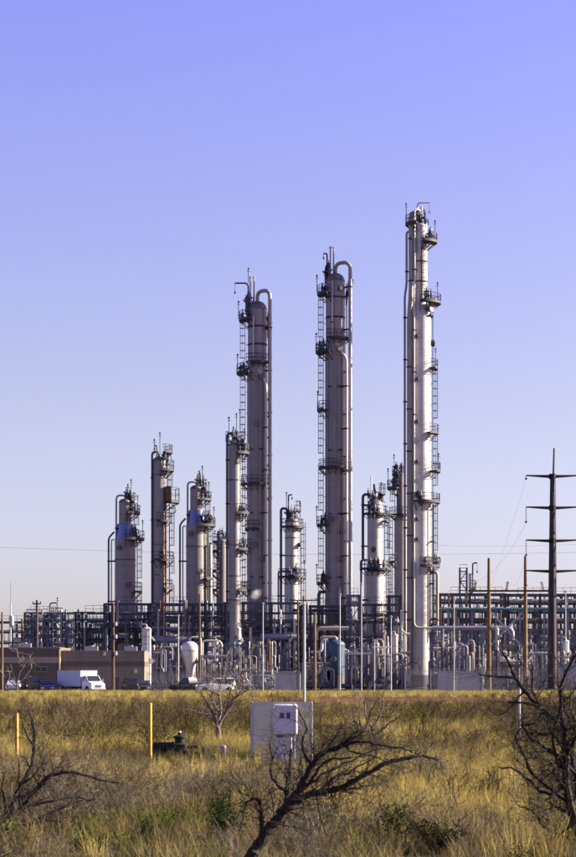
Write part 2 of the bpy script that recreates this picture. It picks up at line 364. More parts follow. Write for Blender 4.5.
    def stack(t, px, py0, py1, r, dy=0., m='pipe'):
        b = MB(); a, c = t.l(px, py0, dy), t.l(px, py1, dy); b.tube([a, c], r * t.s, 8); k = r * t.s
        b.lathe([(k + .1, a.z + .1), (k + .1, a.z + .4)], 10, (a.x, dy)); b.lathe([(k + .06, c.z - .25), (k + .06, c.z - .1)], 8, (c.x, dy))
        return b.build('vent_stack', M[m], t.root)
    def valves(t, px0, px1, py0, py1, n, dy=0., seed=1):   # relief valves and small bore fittings crowding a top platform
        rr = random.Random(seed)
        for i in range(n):
            px, py = rr.uniform(px0, px1), rr.uniform(py0, py1); p = t.l(px, py, dy + rr.uniform(-.5, .5)); b = MB(); h = rr.uniform(.7, 1.5)
            b.lathe([(.1, p.z - h), (.1, p.z - .2), (.22, p.z - .2), (.22, p.z - .08), (.14, p.z), (.14, p.z + .35), (.07, p.z + .45), (.05, p.z + .8)], 8, (p.x, p.y))
            b.tube(arc([p, p + Vector((.5 * rr.choice((-1, 1)), 0, 0)), p + Vector((.5, 0, -.8))], .2, 3), .07, 6)
            b.build('relief_valve', M[rr.choice(['pipe_dark', 'steel2', 'grating'])], t.root)
    def manway(t, py, ang, r, s=.42):
        a = R(ang); c, q = math.cos(a), math.sin(a); z = t.z(py); b = MB()
        for r0, r1, d in ((0, .35, s), (.35, .45, s + .12), (.46, .53, s + .1)):
            b.tube([Vector(((r * t.s + r0) * c, (r * t.s + r0) * q, z)), Vector(((r * t.s + r1) * c, (r * t.s + r1) * q, z))], d, 12)
        return b.build('manway', M['clad_dull'], t.root)
    def band(t, py, r, h=.25, m='grating', pr=.06):
        b = MB(); z = t.z(py); k = r * t.s; b.lathe([(k + .002, z - h), (k + pr, z - h * .8), (k + pr, z + h * .8), (k + .002, z + h)], 28)
        return b.build('stiffener_ring', M[m], t.root)
    def skirt(t, py, r):
        b = MB(); k = r * t.s; b.lathe([(k + .35, 0), (k + .35, .25), (k + .05, .3), (k + .05, t.z(py))], 28)
        return b.build('skirt', M['skirt'], t.root)

# tallest tower, right
t = Tower('distillation_tower', 'tallest bright silver tower with white lit right side and thin upper section', 420.5, 300)
t.skirt(675, 10.4)
t.shell([(675, 10.3), (316, 10.3)], 'clad_white'); t.shell([(316, 10.3), (303, 6.6)], 'clad_white', 'cone'); t.shell([(303, 6.6), (226, 6.6)], 'clad_white', 'upper_shell'); t.head(226, 6.6, 'clad_white')
t.pipe([(409, 676, -.9), (409, 318, -.9), (410.8, 296, -.9), (410.8, 214, -.7), (419, 214, -.2), (419, 224, 0)], 2.6, 'pipe', 1.3)
t.pipe([(413.3, 430, -1.75), (413.3, 295, -1.75), (414, 285, -1.2), (414, 211, -1), (420, 211, -.6), (420, 222, -.3)], .95, 'pipe_white', 1.0)
t.pipe([(413.3, 430, -1.75), (413.3, 628, -1.75), (437, 628, -1.75)], .95, 'pipe_white', .9, False)
t.pipe([(404.6, 668, -.3), (404.6, 296, -.3), (406.4, 286, -.3), (406.4, 232, -.3), (413, 232, -.2)], 1.15, 'pipe', .8)
t.pipe([(429, 572, -.6), (437, 572, -.6), (437, 634, -.6)], 1.5, 'pipe', 1.1)
t.pipe([(433, 640, -1), (433, 505, -1)], .6, 'pipe_dark')
t.platform(224, 120, 250, 6.6, 8); t.platform(242, -80, 40, 6.6, 9.5); t.platform(303, -95, 40, 7.6, 10.5, gap=.3)
t.platform(315, -40, 100, 10.2, 2.2, .6)
t.platform(368, -38, 40, 10.3, 6.5); t.platform(433, -62, 35, 10.3, 7.2); t.platform(471, -38, 40, 10.3, 9)
t.platform(502, -115, 30, 10.3, 8.5); t.platform(566, -95, 30, 10.3, 8.5)
t.ladder(-75, 302, 243, 6.6); t.ladder(-8, 433, 370, 10.3); t.ladder(-8, 368, 305, 10.3, False); t.ladder(-10, 565, 504, 10.3); t.ladder(0, 500, 436, 10.3); t.ladder(-30, 640, 568, 10.3)
t.davit(417, 226, 203.5, 429, -.5, 'pipe_white'); t.mast(406, 224, 206, -.6); t.mast(435, 241, 222, 0); t.mast(437.5, 302, 284, 0); t.mast(435.5, 367, 350, 0); t.mast(438.5, 470, 455, 0); t.mast(424, 226, 212, -.4)
t.stack(421.5, 224, 206, .7, -.3, 'pipe_white'); t.valves(417, 427, 214, 222, 7, -.4, 3); t.valves(423, 432, 232, 240, 5, -1.2, 5); t.valves(423, 434, 293, 301, 6, -1.6, 8); t.valves(416, 424, 494, 500, 4, -2.2, 9); t.valves(430, 437, 557, 564, 3, -.8, 10)
for py in (262, 282): t.band(py, 6.6, .12)
for py, a in ((310, -40), (495, -100), (560, -60), (343, 10)): t.manway(py, a, 10.3)
for py in (338, 381, 423, 463, 520, 540): t.manway(py, -110, 10.3, .18)

# tall middle tower
t = Tower('distillation_tower', 'tall mauve grey tower in the middle with twin vent stacks and dark domed top', 335.3, 298.5)
t.skirt(672, 10.4)
t.shell([(672, 10.2), (345, 10.2)]); t.shell([(345, 10.2), (340, 9.5)], 'clad', 'cone'); t.shell([(340, 9.5), (281, 9.5)], 'clad', 'upper_shell'); t.head(281, 9.5, 'clad_dull', 8)
t.pipe([(335.5, 277, 0), (335.5, 263.5, 0), (350, 263.5, -1.2), (350, 640, -1.75)], 1.9, 'pipe', 1.4)
t.pipe([(336, 345, -1.3), (340, 352, -1.4), (346.3, 360, -1.85), (346.3, 655, -1.85)], 1.15, 'pipe_white', .8)
t.pipe([(335, 517, -1.6), (343.3, 517, -1.6), (343.3, 655, -1.5)], .95, 'pipe', .9)
t.pipe([(339, 521, -1.6), (346.3, 512, -1.0)], .9, 'pipe_white', .5, False)
t.pipe([(332, 283, -1.5), (332, 338, -1.5)], .75, 'pipe_white', .5)
t.pipe([(326, 592, -.3), (318.6, 592, -.3), (318.6, 650, -.3)], 1.6, 'pipe_dark', 1.2)
t.pipe([(339.5, 620, -1.9), (339.5, 594, -1.9), (339.5, 588, -1.4)], 1.2, 'pipe_white', .4, False)
for py, wd, a0, a1 in ((294, 8, 135, 240), (352, 9, 130, 250), (410, 7.5, 140, 225), (525, 8, 135, 235), (583, 8, 135, 235)): t.platform(py, a0, a1, 10.2 if py > 345 else 9.5, wd)
t.platform(339, -130, 30, 9.6, 4.5); t.platform(468, 150, 360, 10.2, 6)
for a, b_ in ((352, 296), (410, 354), (468, 412), (525, 470), (583, 527), (650, 585)): t.ladder(184, a, b_, 10.2)
t.ladder(-15, 338, 284, 9.5, False)
t.stack(330.3, 280, 247, .75, -.4); t.stack(333.6, 276, 246, .75, .2); t.davit(327, 288, 254, 323.5, -.3, 'grating', .5)
for px, py in ((316.5, 293), (315.8, 351), (317.3, 409), (316.2, 524), (316.2, 582)): t.mast(px + .4, py, py - 16, -.2)
t.mast(352.5, 285, 281, 0); t.valves(325, 331, 264, 276, 7, -.3, 11); t.valves(322, 328, 284, 291, 4, -.6, 12); t.valves(318, 325, 344, 350, 4, -.6, 13); t.valves(346, 349, 284, 300, 4, 0, 14); t.valves(321, 325, 518, 523, 3, -.5, 15); t.valves(321, 325, 575, 581, 3, -.5, 16)
for py in (298, 318): t.band(py, 9.5, .14)
for py, a in ((350, -70), (520, -110), (532, -60), (560, -60), (290, -60)): t.manway(py, a, 10.2 if py > 345 else 9.5, .32)

for px, r, m in ((328.6, .35, 'pipe_dark'), (338.5, .45, 'pipe'), (341.6, .3, 'pipe_dark')): t.pipe([(px, 352, -1.75), (px, 655, -1.75)], r, m, .4, True, 6, 9.0)
# tall left tower
t = Tower('distillation_tower', 'tall mauve grey tower left of centre with davit arm and wide return pipe', 257.3, 297.2)
t.skirt(672, 10.5)
t.shell([(672, 10.2), (370, 10.2)]); t.shell([(370, 10.2), (363, 9.4)], 'clad', 'cone'); t.shell([(363, 9.4), (309, 9.4)], 'clad', 'upper_shell'); t.head(309, 9.4, 'clad_dull', 8)
t.pipe([(257.5, 304, 0), (257.5, 291.5, 0), (270, 291.5, -1.2), (270, 640, -1.75)], 1.9, 'pipe', 1.4)
t.pipe([(258, 370, -1.3), (262, 377, -1.4), (266.4, 385, -1.85), (266.4, 655, -1.85)], 1.1, 'pipe_white', .8)
t.pipe([(258, 528, -1.6), (261, 528, -1.6), (264.3, 536, -1.4), (264.3, 640, -1.4)], .8, 'pipe_white', .7)
t.pipe([(253.5, 318, -1.5), (253.5, 358, -1.5)], .7, 'pipe_white', .4)
for py, wd, a0, a1 in ((320, 8.5, 140, 235), (373, 10, 135, 245), (548, 6, 135, 235), (590, 6, 140, 235)): t.platform(py, a0, a1, 10.2 if py > 365 else 9.4, wd)
t.platform(363, -140, 10, 9.5, 4); t.platform(484, 150, 330, 10.2, 5.5); t.platform(529, 150, 280, 10.2, 1.5)
for a, b_ in ((373, 322), (484, 375), (548, 486), (590, 550)): t.ladder(182, a, b_, 10.2)
t.ladder(-12, 362, 312, 9.4, False)
t.stack(250.4, 308, 277, .75, -.4); t.stack(254, 304, 276, .75, .2); t.davit(248.3, 312, 283.5, 235, -.3)
for px, py in ((238.6, 319), (237.6, 372)): t.mast(px, py, py - 16, -.2)
t.mast(248.5, 283, 270, -.3); t.valves(245, 252, 292, 304, 7, -.3, 21); t.valves(242, 248, 311, 318, 4, -.6, 22); t.valves(241, 247, 364, 371, 4, -.6, 23); t.valves(265, 269, 318, 330, 3, 0, 24)
for py in (327, 345): t.band(py, 9.4, .14)
for py, a in ((378, -70), (425, -90), (535, -80), (560, -60), (545, -100)): t.manway(py, a, 10.2, .32)
for py in (400, 417, 438, 466, 500): t.manway(py, -20, 10.2, .16)

for px, r, m in ((251, .35, 'pipe_dark'), (260.4, .45, 'pipe'), (263, .3, 'pipe_dark')): t.pipe([(px, 376, -1.75), (px, 655, -1.75)], r, m, .4, True, 6, 9.0)
# slim tower just left of it
t = Tower('distillation_tower', 'slim grey tower standing against the left side of the tall left tower', 234.6, 287.5)
t.skirt(676, 6); t.shell([(676, 5.9), (445, 5.9)]); t.head(445, 5.9, 'clad_dull')
t.pipe([(227.3, 650, -.3), (227.3, 433.5, -.3), (234.5, 433.5, 0), (234.5, 442, 0)], 1.3, 'pipe_dark', 1.1)
t.platform(453, -75, 45, 5.9, 8.5); t.platform(513, -80, 40, 5.9, 8); t.platform(549, -70, 40, 5.9, 7); t.platform(590, -70, 40, 5.9, 6); t.platform(440, 0, 180, 5.9, 2.5)
for a, b_ in ((513, 455), (549, 515), (590, 551), (640, 592)): t.ladder(0, a, b_, 5.9)
t.mast(229, 440, 419, -.3); t.mast(236.5, 440, 415, .2); t.mast(240, 452, 411, -.2); t.mast(244.5, 452, 430, .3)
t.valves(233, 241, 432, 440, 7, -.2, 31); t.valves(239, 246, 443, 451, 6, -.6, 32); t.valves(239, 244, 504, 511, 5, -.6, 33); t.valves(239, 244, 540, 547, 3, -.6, 34)
for py in (480, 545, 576, 600): t.band(py, 5.9, .1, 'clad_dull')
t.manway(462, -60, 5.9, .3)

# slim rusty tower, left
t = Tower('distillation_tower', 'slim tower with rust brown riser and caged platforms on its right side', 159.6, 300)
t.skirt(676, 6.6); t.shell([(676, 6.4), (460, 6.4)]); t.head(460, 6.4, 'clad_dull')
t.pipe([(152.3, 660, -.3), (152.3, 452, -.3), (159, 452, 0), (159, 458, 0)], 1.1, 'pipe_dark', 1.0)
t.pipe([(166.2, 488, -.7), (166.2, 640, -.7)], .85, 'rust', .5)
t.pipe([(164.2, 520, -1.0), (164.2, 640, -1.0)], .5, 'rust', .5, False)
t.platform(470, -80, 45, 6.4, 7.5, 1.3); t.platform(502, -50, 40, 6.4, 13, 1.9); t.platform(521, -100, 20, 6.4, 5); t.platform(560, -110, 30, 6.4, 7.5); t.platform(588, -60, 30, 6.4, 6.5); t.platform(452, -60, 60, 6.4, 6, 1.0)
t.ladder(-10, 502, 472, 6.4); t.ladder(-5, 560, 505, 8); t.ladder(-5, 588, 562, 8); t.ladder(-5, 635, 590, 8)
b = MB(); p0, p1 = t.l(166.3, 501, -.9), t.l(171.5, 486.5, .9); b.box(p0.x, p1.x, -.9, .9, p0.z, p1.z); b.build('rust_brown_housing', M['bronze'], t.root)
t.pipe([(172, 505, -.5), (176, 508, -.5), (176, 513, -.5), (171, 514, -.5)], .5, 'pipe_dark', .5, False)
t.mast(160, 455, 434, 0); t.mast(154.5, 455, 441, -.3); t.davit(157, 458, 446, 154.6, -.4, 'grating', .3); t.valves(161, 168, 455, 467, 6, -.6, 41); t.valves(161, 165, 552, 558, 4, -1, 42)
for py in (475, 520, 545, 575): t.band(py, 6.4, .08, 'clad_dull')

# twin wide-bottomed towers
def twin(label, cx, Y, dy0, seed, grp):
    t = Tower('distillation_tower', label, cx, Y, group=grp); o = dy0; c = cx
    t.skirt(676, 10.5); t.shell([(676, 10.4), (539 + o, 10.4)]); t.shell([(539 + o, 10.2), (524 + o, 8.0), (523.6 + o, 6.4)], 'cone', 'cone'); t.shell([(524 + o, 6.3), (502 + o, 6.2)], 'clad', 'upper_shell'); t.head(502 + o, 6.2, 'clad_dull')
    t.pipe([(c - 8.6, 542 + o, -.8), (c - 8.6, 495.5 + o, -.4), (c, 495.5 + o, 0), (c, 501 + o, 0)], .95, 'pipe', 1.0)
    t.pipe([(c - 10.6, 532 + o, -.4), (c - 16.3, 538 + o, -.4), (c - 16.3, 655, -.4)], .95, 'pipe_dark', .5, True, 8)
    t.pipe([(c - 10.6, 540 + o, -.6), (c - 13.4, 540 + o, -.6), (c - 13.4, 655, -.6)], .7, 'pipe_white', .5, True, 8)
    t.platform(513 + o, -75, 50, 6, 8.5); t.platform(539 + o, -85, 45, 10.2, 8.5); t.platform(501 + o, -30, 60, 6, 4, 1.2); t.platform(592 + o, -50, 30, 10.4, 6, 1.4)
    t.ladder(-10, 539 + o, 515 + o, 7.5); t.ladder(-8, 592 + o, 541 + o, 10.4); t.ladder(-8, 650, 594 + o, 10.4)
    t.mast(c + 6, 500 + o, 481 + o, 0); t.mast(c + 3, 500 + o, 486 + o, -.4, .07); t.mast(c + 12.5, 512 + o, 497 + o, 0); t.mast(c + 17.5, 538 + o, 522 + o, 0)
    t.valves(c + 1, c + 7, 489 + o, 500 + o, 8, 0, seed); t.valves(c + 5, c + 10, 503 + o, 511 + o, 6, -.5, seed + 1); t.valves(c + 6, c + 15, 529 + o, 537 + o, 8, -.8, seed + 2)
    t.band(560 + o, 10.4, .1, 'clad_dull'); t.manway(548 + o, -115, 10.4, .25); t.manway(585 + o, -70, 10.4, .3)
    return t
twin('leftmost wide tower with shiny blue cone shoulder beneath a narrow top', 125.2, 314, 0, 51, 'pair of wide towers with cone shoulders')
t = twin('wide tower with shiny blue cone shoulder right of the rusty slim tower', 196.4, 314, -13.5, 61, 'pair of wide towers with cone shoulders')
t.pipe([(210.5, 545, -.6), (210.5, 640, -.6)], 1.8, 'pipe_white', .5, True, 10)
t.pipe([(207.5, 530, -.9), (207.5, 640, -.9)], .7, 'pipe_dark', .5)

t = Tower('distillation_tower', 'short slim tower half hidden behind the slim grey tower', 221.5, 328)
t.shell([(688, 5.2), (541, 5.2)], 'clad_dull'); t.head(541, 5.2, 'clad_dull'); t.platform(551, 110, 260, 5.2, 6.5); t.platform(571, 120, 250, 5.2, 7); t.platform(590, 120, 250, 5.2, 5.5); t.platform(541, -20, 200, 5.2, 3)
t.ladder(180, 571, 553, 5.2); t.ladder(180, 650, 592, 5.2); t.mast(215, 550, 532, 0); t.valves(217, 226, 530, 539, 7, 0, 71); t.davit(218, 545, 531, 224, -.3)

t = Tower('distillation_tower', 'short cream lit tower with two ring platforms between the tall left and middle towers', 291.8, 311)
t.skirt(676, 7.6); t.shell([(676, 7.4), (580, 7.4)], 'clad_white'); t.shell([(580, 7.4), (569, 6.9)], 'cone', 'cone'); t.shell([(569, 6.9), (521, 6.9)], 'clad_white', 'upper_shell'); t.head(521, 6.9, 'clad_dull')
t.pipe([(281, 650, -.3), (281, 508.5, -.3), (287, 508.5, 0), (289, 516, 0)], 1.3, 'pipe_dark', 1.0); t.pipe([(285, 571, -.4), (278.4, 571, -.4), (278.4, 650, -.4)], .9, 'pipe_lilac', .7)
t.platform(527, -170, 60, 6.9, 4); t.platform(577, -160, 50, 7.4, 6.5); t.platform(510, -60, 60, 6.9, 2, 1.3)
t.ladder(-5, 577, 528, 7.2); t.ladder(-5, 640, 579, 7.4); t.davit(288.5, 520, 495, 292, -.3, 'grating', .4); t.mast(286.5, 520, 494, -.2); t.mast(300, 526, 504, 0); t.mast(304.5, 576, 562, 0)
t.valves(286, 298, 508, 518, 9, 0, 81); t.valves(287, 300, 568, 575, 5, -1.5, 82); t.manway(545, -20, 6.9, .3)
for py in (538, 556): t.band(py, 6.9, .08, 'clad_dull')

t = Tower('distillation_tower', 'stepped cream lit tower with ring platforms between the middle and tallest towers', 375, 306)
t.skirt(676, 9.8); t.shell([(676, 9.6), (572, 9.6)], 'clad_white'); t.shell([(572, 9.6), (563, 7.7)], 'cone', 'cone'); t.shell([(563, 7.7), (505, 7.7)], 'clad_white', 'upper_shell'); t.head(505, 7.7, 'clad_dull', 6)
t.pipe([(362.8, 560, -.3), (362.8, 494.5, -.3), (370, 494.5, 0), (371, 501, 0)], 1.4, 'pipe_dark', 1.0); t.pipe([(367, 560, -.4), (361, 560, -.4), (361, 655, -.4)], 1.1, 'pipe_lilac', .8); t.pipe([(364.4, 560, -1.4), (364.4, 655, -1.4)], .6, 'pipe_white', .5)
t.platform(514, -170, 50, 7.7, 3.5); t.platform(569, -165, 40, 8.4, 7); t.platform(493, -60, 60, 6, 4, 1.3); t.platform(521, -40, 40, 7.7, 6)
t.ladder(0, 569, 516, 7.7); t.ladder(-5, 640, 571, 9.6); t.stack(371, 500, 477, .6, -.3, 'pipe_white'); t.stack(374, 500, 484, .9, 0, 'pipe_dark'); t.mast(381.5, 500, 484, 0); t.mast(389, 568, 545, 0)
t.valves(367, 382, 491, 504, 11, 0, 91); t.valves(369, 382, 507, 513, 6, -1.4, 92); t.valves(369, 385, 561, 568, 6, -1.8, 93); t.manway(550, -100, 7.7, .3)
b = MB(); 
for h in (0, .6, 1.2): b.beam(t.l(385, 514, 0) + Vector((0, 0, h - .05)), t.l(396, 514, 4) + Vector((0, 0, h - .05)), .6 if h == 0 else .08, .1)
b.build('walkway', M['grating'], t.root)

t = Tower('distillation_tower', 'dark slim tower partly hidden behind the tallest tower', 400.5, 320)
t.shell([(688, 6.2), (517, 6.2)], 'clad'); t.shell([(517, 4), (474, 4)], 'clad_dull', 'upper_shell'); t.head(474, 4, 'clad_dull'); t.platform(488, 100, 250, 4, 9); t.platform(474, 110, 250, 4, 4); t.platform(515, 60, 330, 4.5, 6); t.platform(562, 130, 240, 6.2, 5)
t.ladder(180, 515, 490, 4); t.ladder(180, 562, 520, 6.2); t.ladder(180, 640, 564, 6.2); t.mast(388, 487, 470, 0); t.mast(394, 473, 456, 0); t.valves(395, 404, 463, 473, 7, 0, 95); t.valves(392, 398, 480, 487, 5, 0, 96)

# ---------------------------------------------------------------- pipe racks
def rack(label, x0, x1, Y, levels, cols, dep=5., pipes=3, seed=0, brace=(), steel='steel', rail=False, vdrops=0, name='pipe_rack'):
    rr = random.Random(seed); s = Y / F
    root = thing(name, label, 'pipe rack', (X((x0 + x1) / 2, Y), Y, 0)); cx = (x0 + x1) / 2
    lx = lambda px: (px - cx) * s
    top = max(Z(v, Y) for v in levels); m = M[steel]
    for px in cols:
        for y in (0, dep):
            b = MB(); x = lx(px); b.box(x - .15, x + .15, y - .02, y + .02, 0, top); b.box(x - .17, x - .13, y - .16, y + .16, 0, top + .05); b.box(x + .13, x + .17, y - .16, y + .16, 0, top + .05); b.box(x - .3, x + .3, y - .3, y + .3, 0, .3)
            b.build('column', m, root)
    for li, py in enumerate(levels):
        z = Z(py, Y)
        for y in (0, dep):
            b = MB(); xa, xb = lx(x0), lx(x1); b.box(xa, xb, y - .12, y + .12, z - .12, z - .09); b.box(xa, xb, y - .12, y + .12, z + .09, z + .12); b.box(xa, xb, y - .02, y + .02, z - .09, z + .09); b.build('beam', m, root)
        for px in cols:
            b = MB(); b.beam((lx(px), .15, z - .02), (lx(px), dep - .15, z - .02), .2, .28); b.build('cross_beam', m, root)
        y = .55
        for k in range(min(pipes, (0, 1, 2, 4, 5)[li])):
            r = rr.choice([.06, .08, .11, .15, .22]); y += r
            if y > dep - .4: break
            a = lx(x0) + rr.uniform(-.5, .15) * 3 * (rr.random() < .4); e = lx(x1) + rr.uniform(-.15, .5) * 3 * (rr.random() < .4)
            b = MB(); pts = [(a, y, z + .17 + r), (e, y, z + .17 + r)]
            if rr.random() < .3: xk = rr.uniform(a, e); pts = [(a, y, z + .17 + r), (xk, y, z + .17 + r), (xk, y, max(.5, z - rr.uniform(2, 6)))]
            b.tube(arc(pts, .5), r, 8); b.build('pipe', M[rr.choice(['pipe', 'pipe', 'pipe_white', 'pipe_lilac', 'pipe_dark', 'pipe_white', 'clad_dull'])], root); y += r + .22
    for xa, xb, la, lb in brace:
        b = MB(); b.beam((lx(xa), -.19, Z(levels[la], Y)), (lx(xb), -.19, Z(levels[lb], Y)), .14); b.build('brace', m, root)
    if rail:
        b = MB(); xa, xb = lx(x0), lx(x1); n = int((xb - xa) / 1.5)
        for h in (.55, 1.1): b.beam((xa, -.2, top + h), (xb, -.2, top + h), .06)
        for i in range(n + 1): b.beam((xa + (xb - xa) * i / n, -.2, top), (xa + (xb - xa) * i / n, -.2, top + 1.1), .06)
        b.build('railing', m, root)
    rl = MB(); lv = sorted(range(len(levels)), key=lambda q: levels[q])   # hand rails, tray rungs and thin hangers that fill the bays
    for li in lv[:2]:
        z = Z(levels[li], Y); xa, xb = lx(x0), lx(x1); n = max(2, int((xb - xa) / 1.3)); span = (rr.uniform(0, .3), rr.uniform(.6, 1))
        xa, xb = xa + (xb - xa) * span[0], xa + (xb - xa) * span[1]
        for h in (.5, 1.0): rl.beam((xa, -.16, z + h), (xb, -.16, z + h), .05)
        for i in range(n + 1): rl.beam((xa + (xb - xa) * i / n, -.16, z + .12), (xa + (xb - xa) * i / n, -.16, z + 1.0), .05)
    for li in range(len(levels) - 1):
        za, zb = sorted((Z(levels[li], Y), Z(levels[li + 1], Y)))
        for i in range(int((x1 - x0) / 2.2)): x = lx(rr.uniform(x0, x1)); yy = rr.uniform(.1, dep); rl.beam((x, yy, za), (x, yy, zb), rr.choice((.05, .06, .08, .12)))
    o = rl.build('guard_rail', m, root); o['kind'] = 'stuff'
    for k in range(vdrops):
        px = rr.uniform(x0 + 1, x1 - 1); z = Z(rr.choice(levels), Y) + .4; z2 = max(.4, z - rr.uniform(2.5, 9)); r = rr.choice([.05, .08, .11, .17]); yy = rr.uniform(-.6, -.25)
        b = MB(); b.tube(arc([(lx(px), yy + 1.2, z), (lx(px), yy, z), (lx(px), yy, z2), (lx(px) + rr.choice((-1, 1)) * .8, yy, z2)], .3), r, 7); zz = rr.uniform(z2, z) 
        b.lathe([(r + .06, zz - .06), (r + .06, zz + .06)], 8, (lx(px), yy)); b.build('drop_pipe', M[rr.choice(['pipe', 'pipe', 'pipe_lilac', 'pipe_lilac', 'pipe_dark', 'pipe_white', 'steel2', 'rust', 'bluepaint'])], root)
    return root
rack('dark pipe rack above the roof of the tan building', 74, 150, 300, [612.5, 620, 631, 642], [75.5, 82.5, 104.5, 110, 144.5], 6, 4, 1, ((82.5, 104.5, 2, 1), (110, 144.5, 3, 2)), vdrops=10)
rack('tall dark portal frame in front of the leftmost wide tower', 104, 152, 296, [604, 614, 627], [104.5, 148.5], 3, 2, 2, rail=False, vdrops=5)
rack('dark rack of stacked pipes below the slim rusty tower', 150, 223, 292, [604, 613, 620, 630, 640], [151, 192.5, 205, 222], 6, 4, 3, ((151, 192.5, 4, 3),), vdrops=14)
rack('dark pipe rack across the foot of the tall left tower', 223, 300, 289.6, [603, 613, 622, 631, 641], [225, 243, 262.5, 271.5, 298], 3, 4, 4, ((225, 243, 3, 1), (243, 262, 3, 2)), vdrops=12)
rack('dark pipe rack at the foot of the middle tower', 300, 346, 290.5, [606, 613, 629, 641], [301, 310.5, 322.5, 345], 5, 3, 5, ((322.5, 345, 3, 2),), vdrops=8)
rack('narrow tall steel bay with grey columns right of the middle tower', 346, 362, 290, [595.5, 605, 623, 640], [349.5, 359.5], 3, 2, 6, ((349.5, 359.5, 2, 1),), 'steel2', vdrops=2)
rack('low dark pipe rack between the middle and tallest towers', 360, 402, 293, [604.5, 615, 622, 637], [362, 375, 389.5, 400.5], 4, 3, 7, ((375, 389.5, 3, 2),), vdrops=9)
rack('square steel bay just left of the tallest tower', 387, 402, 287, [596, 613, 624], [389.5, 400.5], 3, 1, 8, ((389.5, 400.5, 2, 1),), vdrops=2)
rack('long dark multi level rack right of the tallest tower', 436, 506, 306, [594, 602, 611, 621, 632], [440, 452, 470, 489, 505], 6, 5, 9, ((440, 452, 2, 0), (470, 489, 4, 3)), vdrops=16)
rack('far right section of the long rack behind the steel pylon', 506, 606, 308, [594.5, 603, 612, 622, 632], [508, 525, 540, 566, 580, 604], 6, 5, 10, ((540, 566, 2, 1), (508, 525, 4, 3)), vdrops=18)
rack('low pipe rack carrying a wide lilac pipe at lower right', 430, 520, 288, [633, 648], [432, 449.5, 466, 478, 497, 518], 3, 2, 11, steel='steel2', vdrops=16)
rack('low grey rack behind the fence at far right', 520, 604, 289, [634, 647], [522, 540, 557, 575, 602], 3, 3, 12, steel='steel2', vdrops=16)
rack('distant pipe rack in the left background', -10, 76, 338, [622, 632, 643], [-8, 12, 30, 44, 62.5, 73], 6, 4, 13, ((44, 62.5, 2, 0), (62.5, 73, 0, 2)), vdrops=12)
rack('blue grey steel frames around the two tanks at far left', 24, 76, 316, [613, 621, 629, 637, 645], [25, 32, 44, 52, 62, 75], 4, 3, 23, ((32, 44, 1, 3), (52, 62, 0, 2), (62, 75, 3, 1)), 'steel2', vdrops=22)
rack('distant dense rack behind the slim towers', 84, 280, 345, [622, 632, 641, 650], list(range(86, 282, 16)), 7, 5, 14, tuple((86 + 32 * i, 102 + 32 * i, 3, 1) for i in range(6)), vdrops=40)
rack('distant dense rack behind the middle towers', 280, 440, 345, [624, 633, 642, 650], list(range(282, 440, 15)), 7, 5, 15, tuple((282 + 30 * i, 297 + 30 * i, 3, 1) for i in range(5)), vdrops=34)
rack('distant dense rack in the right background', 440, 606, 348, [608, 622, 632, 640, 650], list(range(442, 606, 16)), 7, 5, 16, tuple((442 + 32 * i, 458 + 32 * i, 4, 2) for i in range(5)), vdrops=34)
# low ground-level lattice in front of the towers
rack('low service rack beside the round bellied tank', 152, 200, 284, [649, 660], [153, 163, 176, 199], 3, 2, 17, steel='steel2', vdrops=14)
rack('low service rack left of the grey wall panels', 222, 276, 280.5, [645, 658], [226, 240, 256, 274], 3, 2, 18, steel='steel2', vdrops=16)
rack('low service rack behind the grey wall panels', 276, 330, 290, [640, 650, 661], [277, 292, 310, 328], 3, 3, 19, vdrops=16)
rack('low service rack around the blue tank', 330, 390, 286, [640, 652, 666], [331, 346, 358, 374, 388], 3, 2, 20, vdrops=20)

# ---------------------------------------------------------------- vessels and other plant equipment
def vessel(label, cx, Y, top, r, m='clad_white', bot=688, bands=0, skirt=True, name='process_vessel', nozz=2, seed=0):
    t = Tower(name, label, cx, Y, 'vessel'); rr = random.Random(seed)
    t.shell([(bot - (6 if skirt else 0), r), (top + r * .5, r)], m, 'shell', 20); t.head(top + r * .5, r, m)
    if skirt: b = MB(); k = r * t.s; b.lathe([(k * 1.2, 0), (k * 1.2, .2), (k * .95, .25), (k * .95, t.z(bot - 6))], 20); b.build('skirt', M['skirt'], t.root)
    for i in range(bands): t.band(top + r + (bot - top - r) * (i + .7) / bands, r, .05, 'steel2', .03)
    t.pipe([(cx, top + 1, 0), (cx, top - 2.5, 0), (cx + r * 1.8 * rr.choice((-1, 1)), top - 2.5, 0), (cx + r * 1.8, top + 14, 0)], max(.5, r * .2), 'pipe', .5, False)
    for i in range(nozz): t.manway(rr.uniform(top + r + 3, bot - 9), rr.uniform(-150, -30), r, min(.3, r * t.s * .4))
    return t
vessel('tall white banded cylinder at the right end of the tan building', 146.6, 272, 627, 4.6, 'clad_white', 690, 8, False, nozz=1, seed=1)
vessel('white capped upright drum below the slim grey tower', 238, 283, 627, 3.1, 'clad_white', 688, 4, True, seed=2)
vessel('slender pale vessel by the small square steel bay', 395, 280, 634, 3.0, 'clad_white', 676, 3, True, seed=3)
vessel('squat pale column just left of the tallest tower base', 397.5, 288, 620, 4.6, 'clad_white', 688, 4, True, seed=4)
vessel('small grey upright drum beside the white pole', 375, 282, 642, 4.4, 'clad', 684, 2, True, seed=5)
t = Tower('storage_tank', 'blue grey storage tank with railed top at far left', 34.5, 330, 'tank'); t.shell([(690, 7.4), (616.5, 7.4)], 'tankblue', n=28); t.platform(616.5, 0, 359, 5.5, 2.0, 1.1); t.ladder(-60, 688, 617, 7.4)
for py in (628, 640): t.band(py, 7.4, .06, 'steel2', .04)
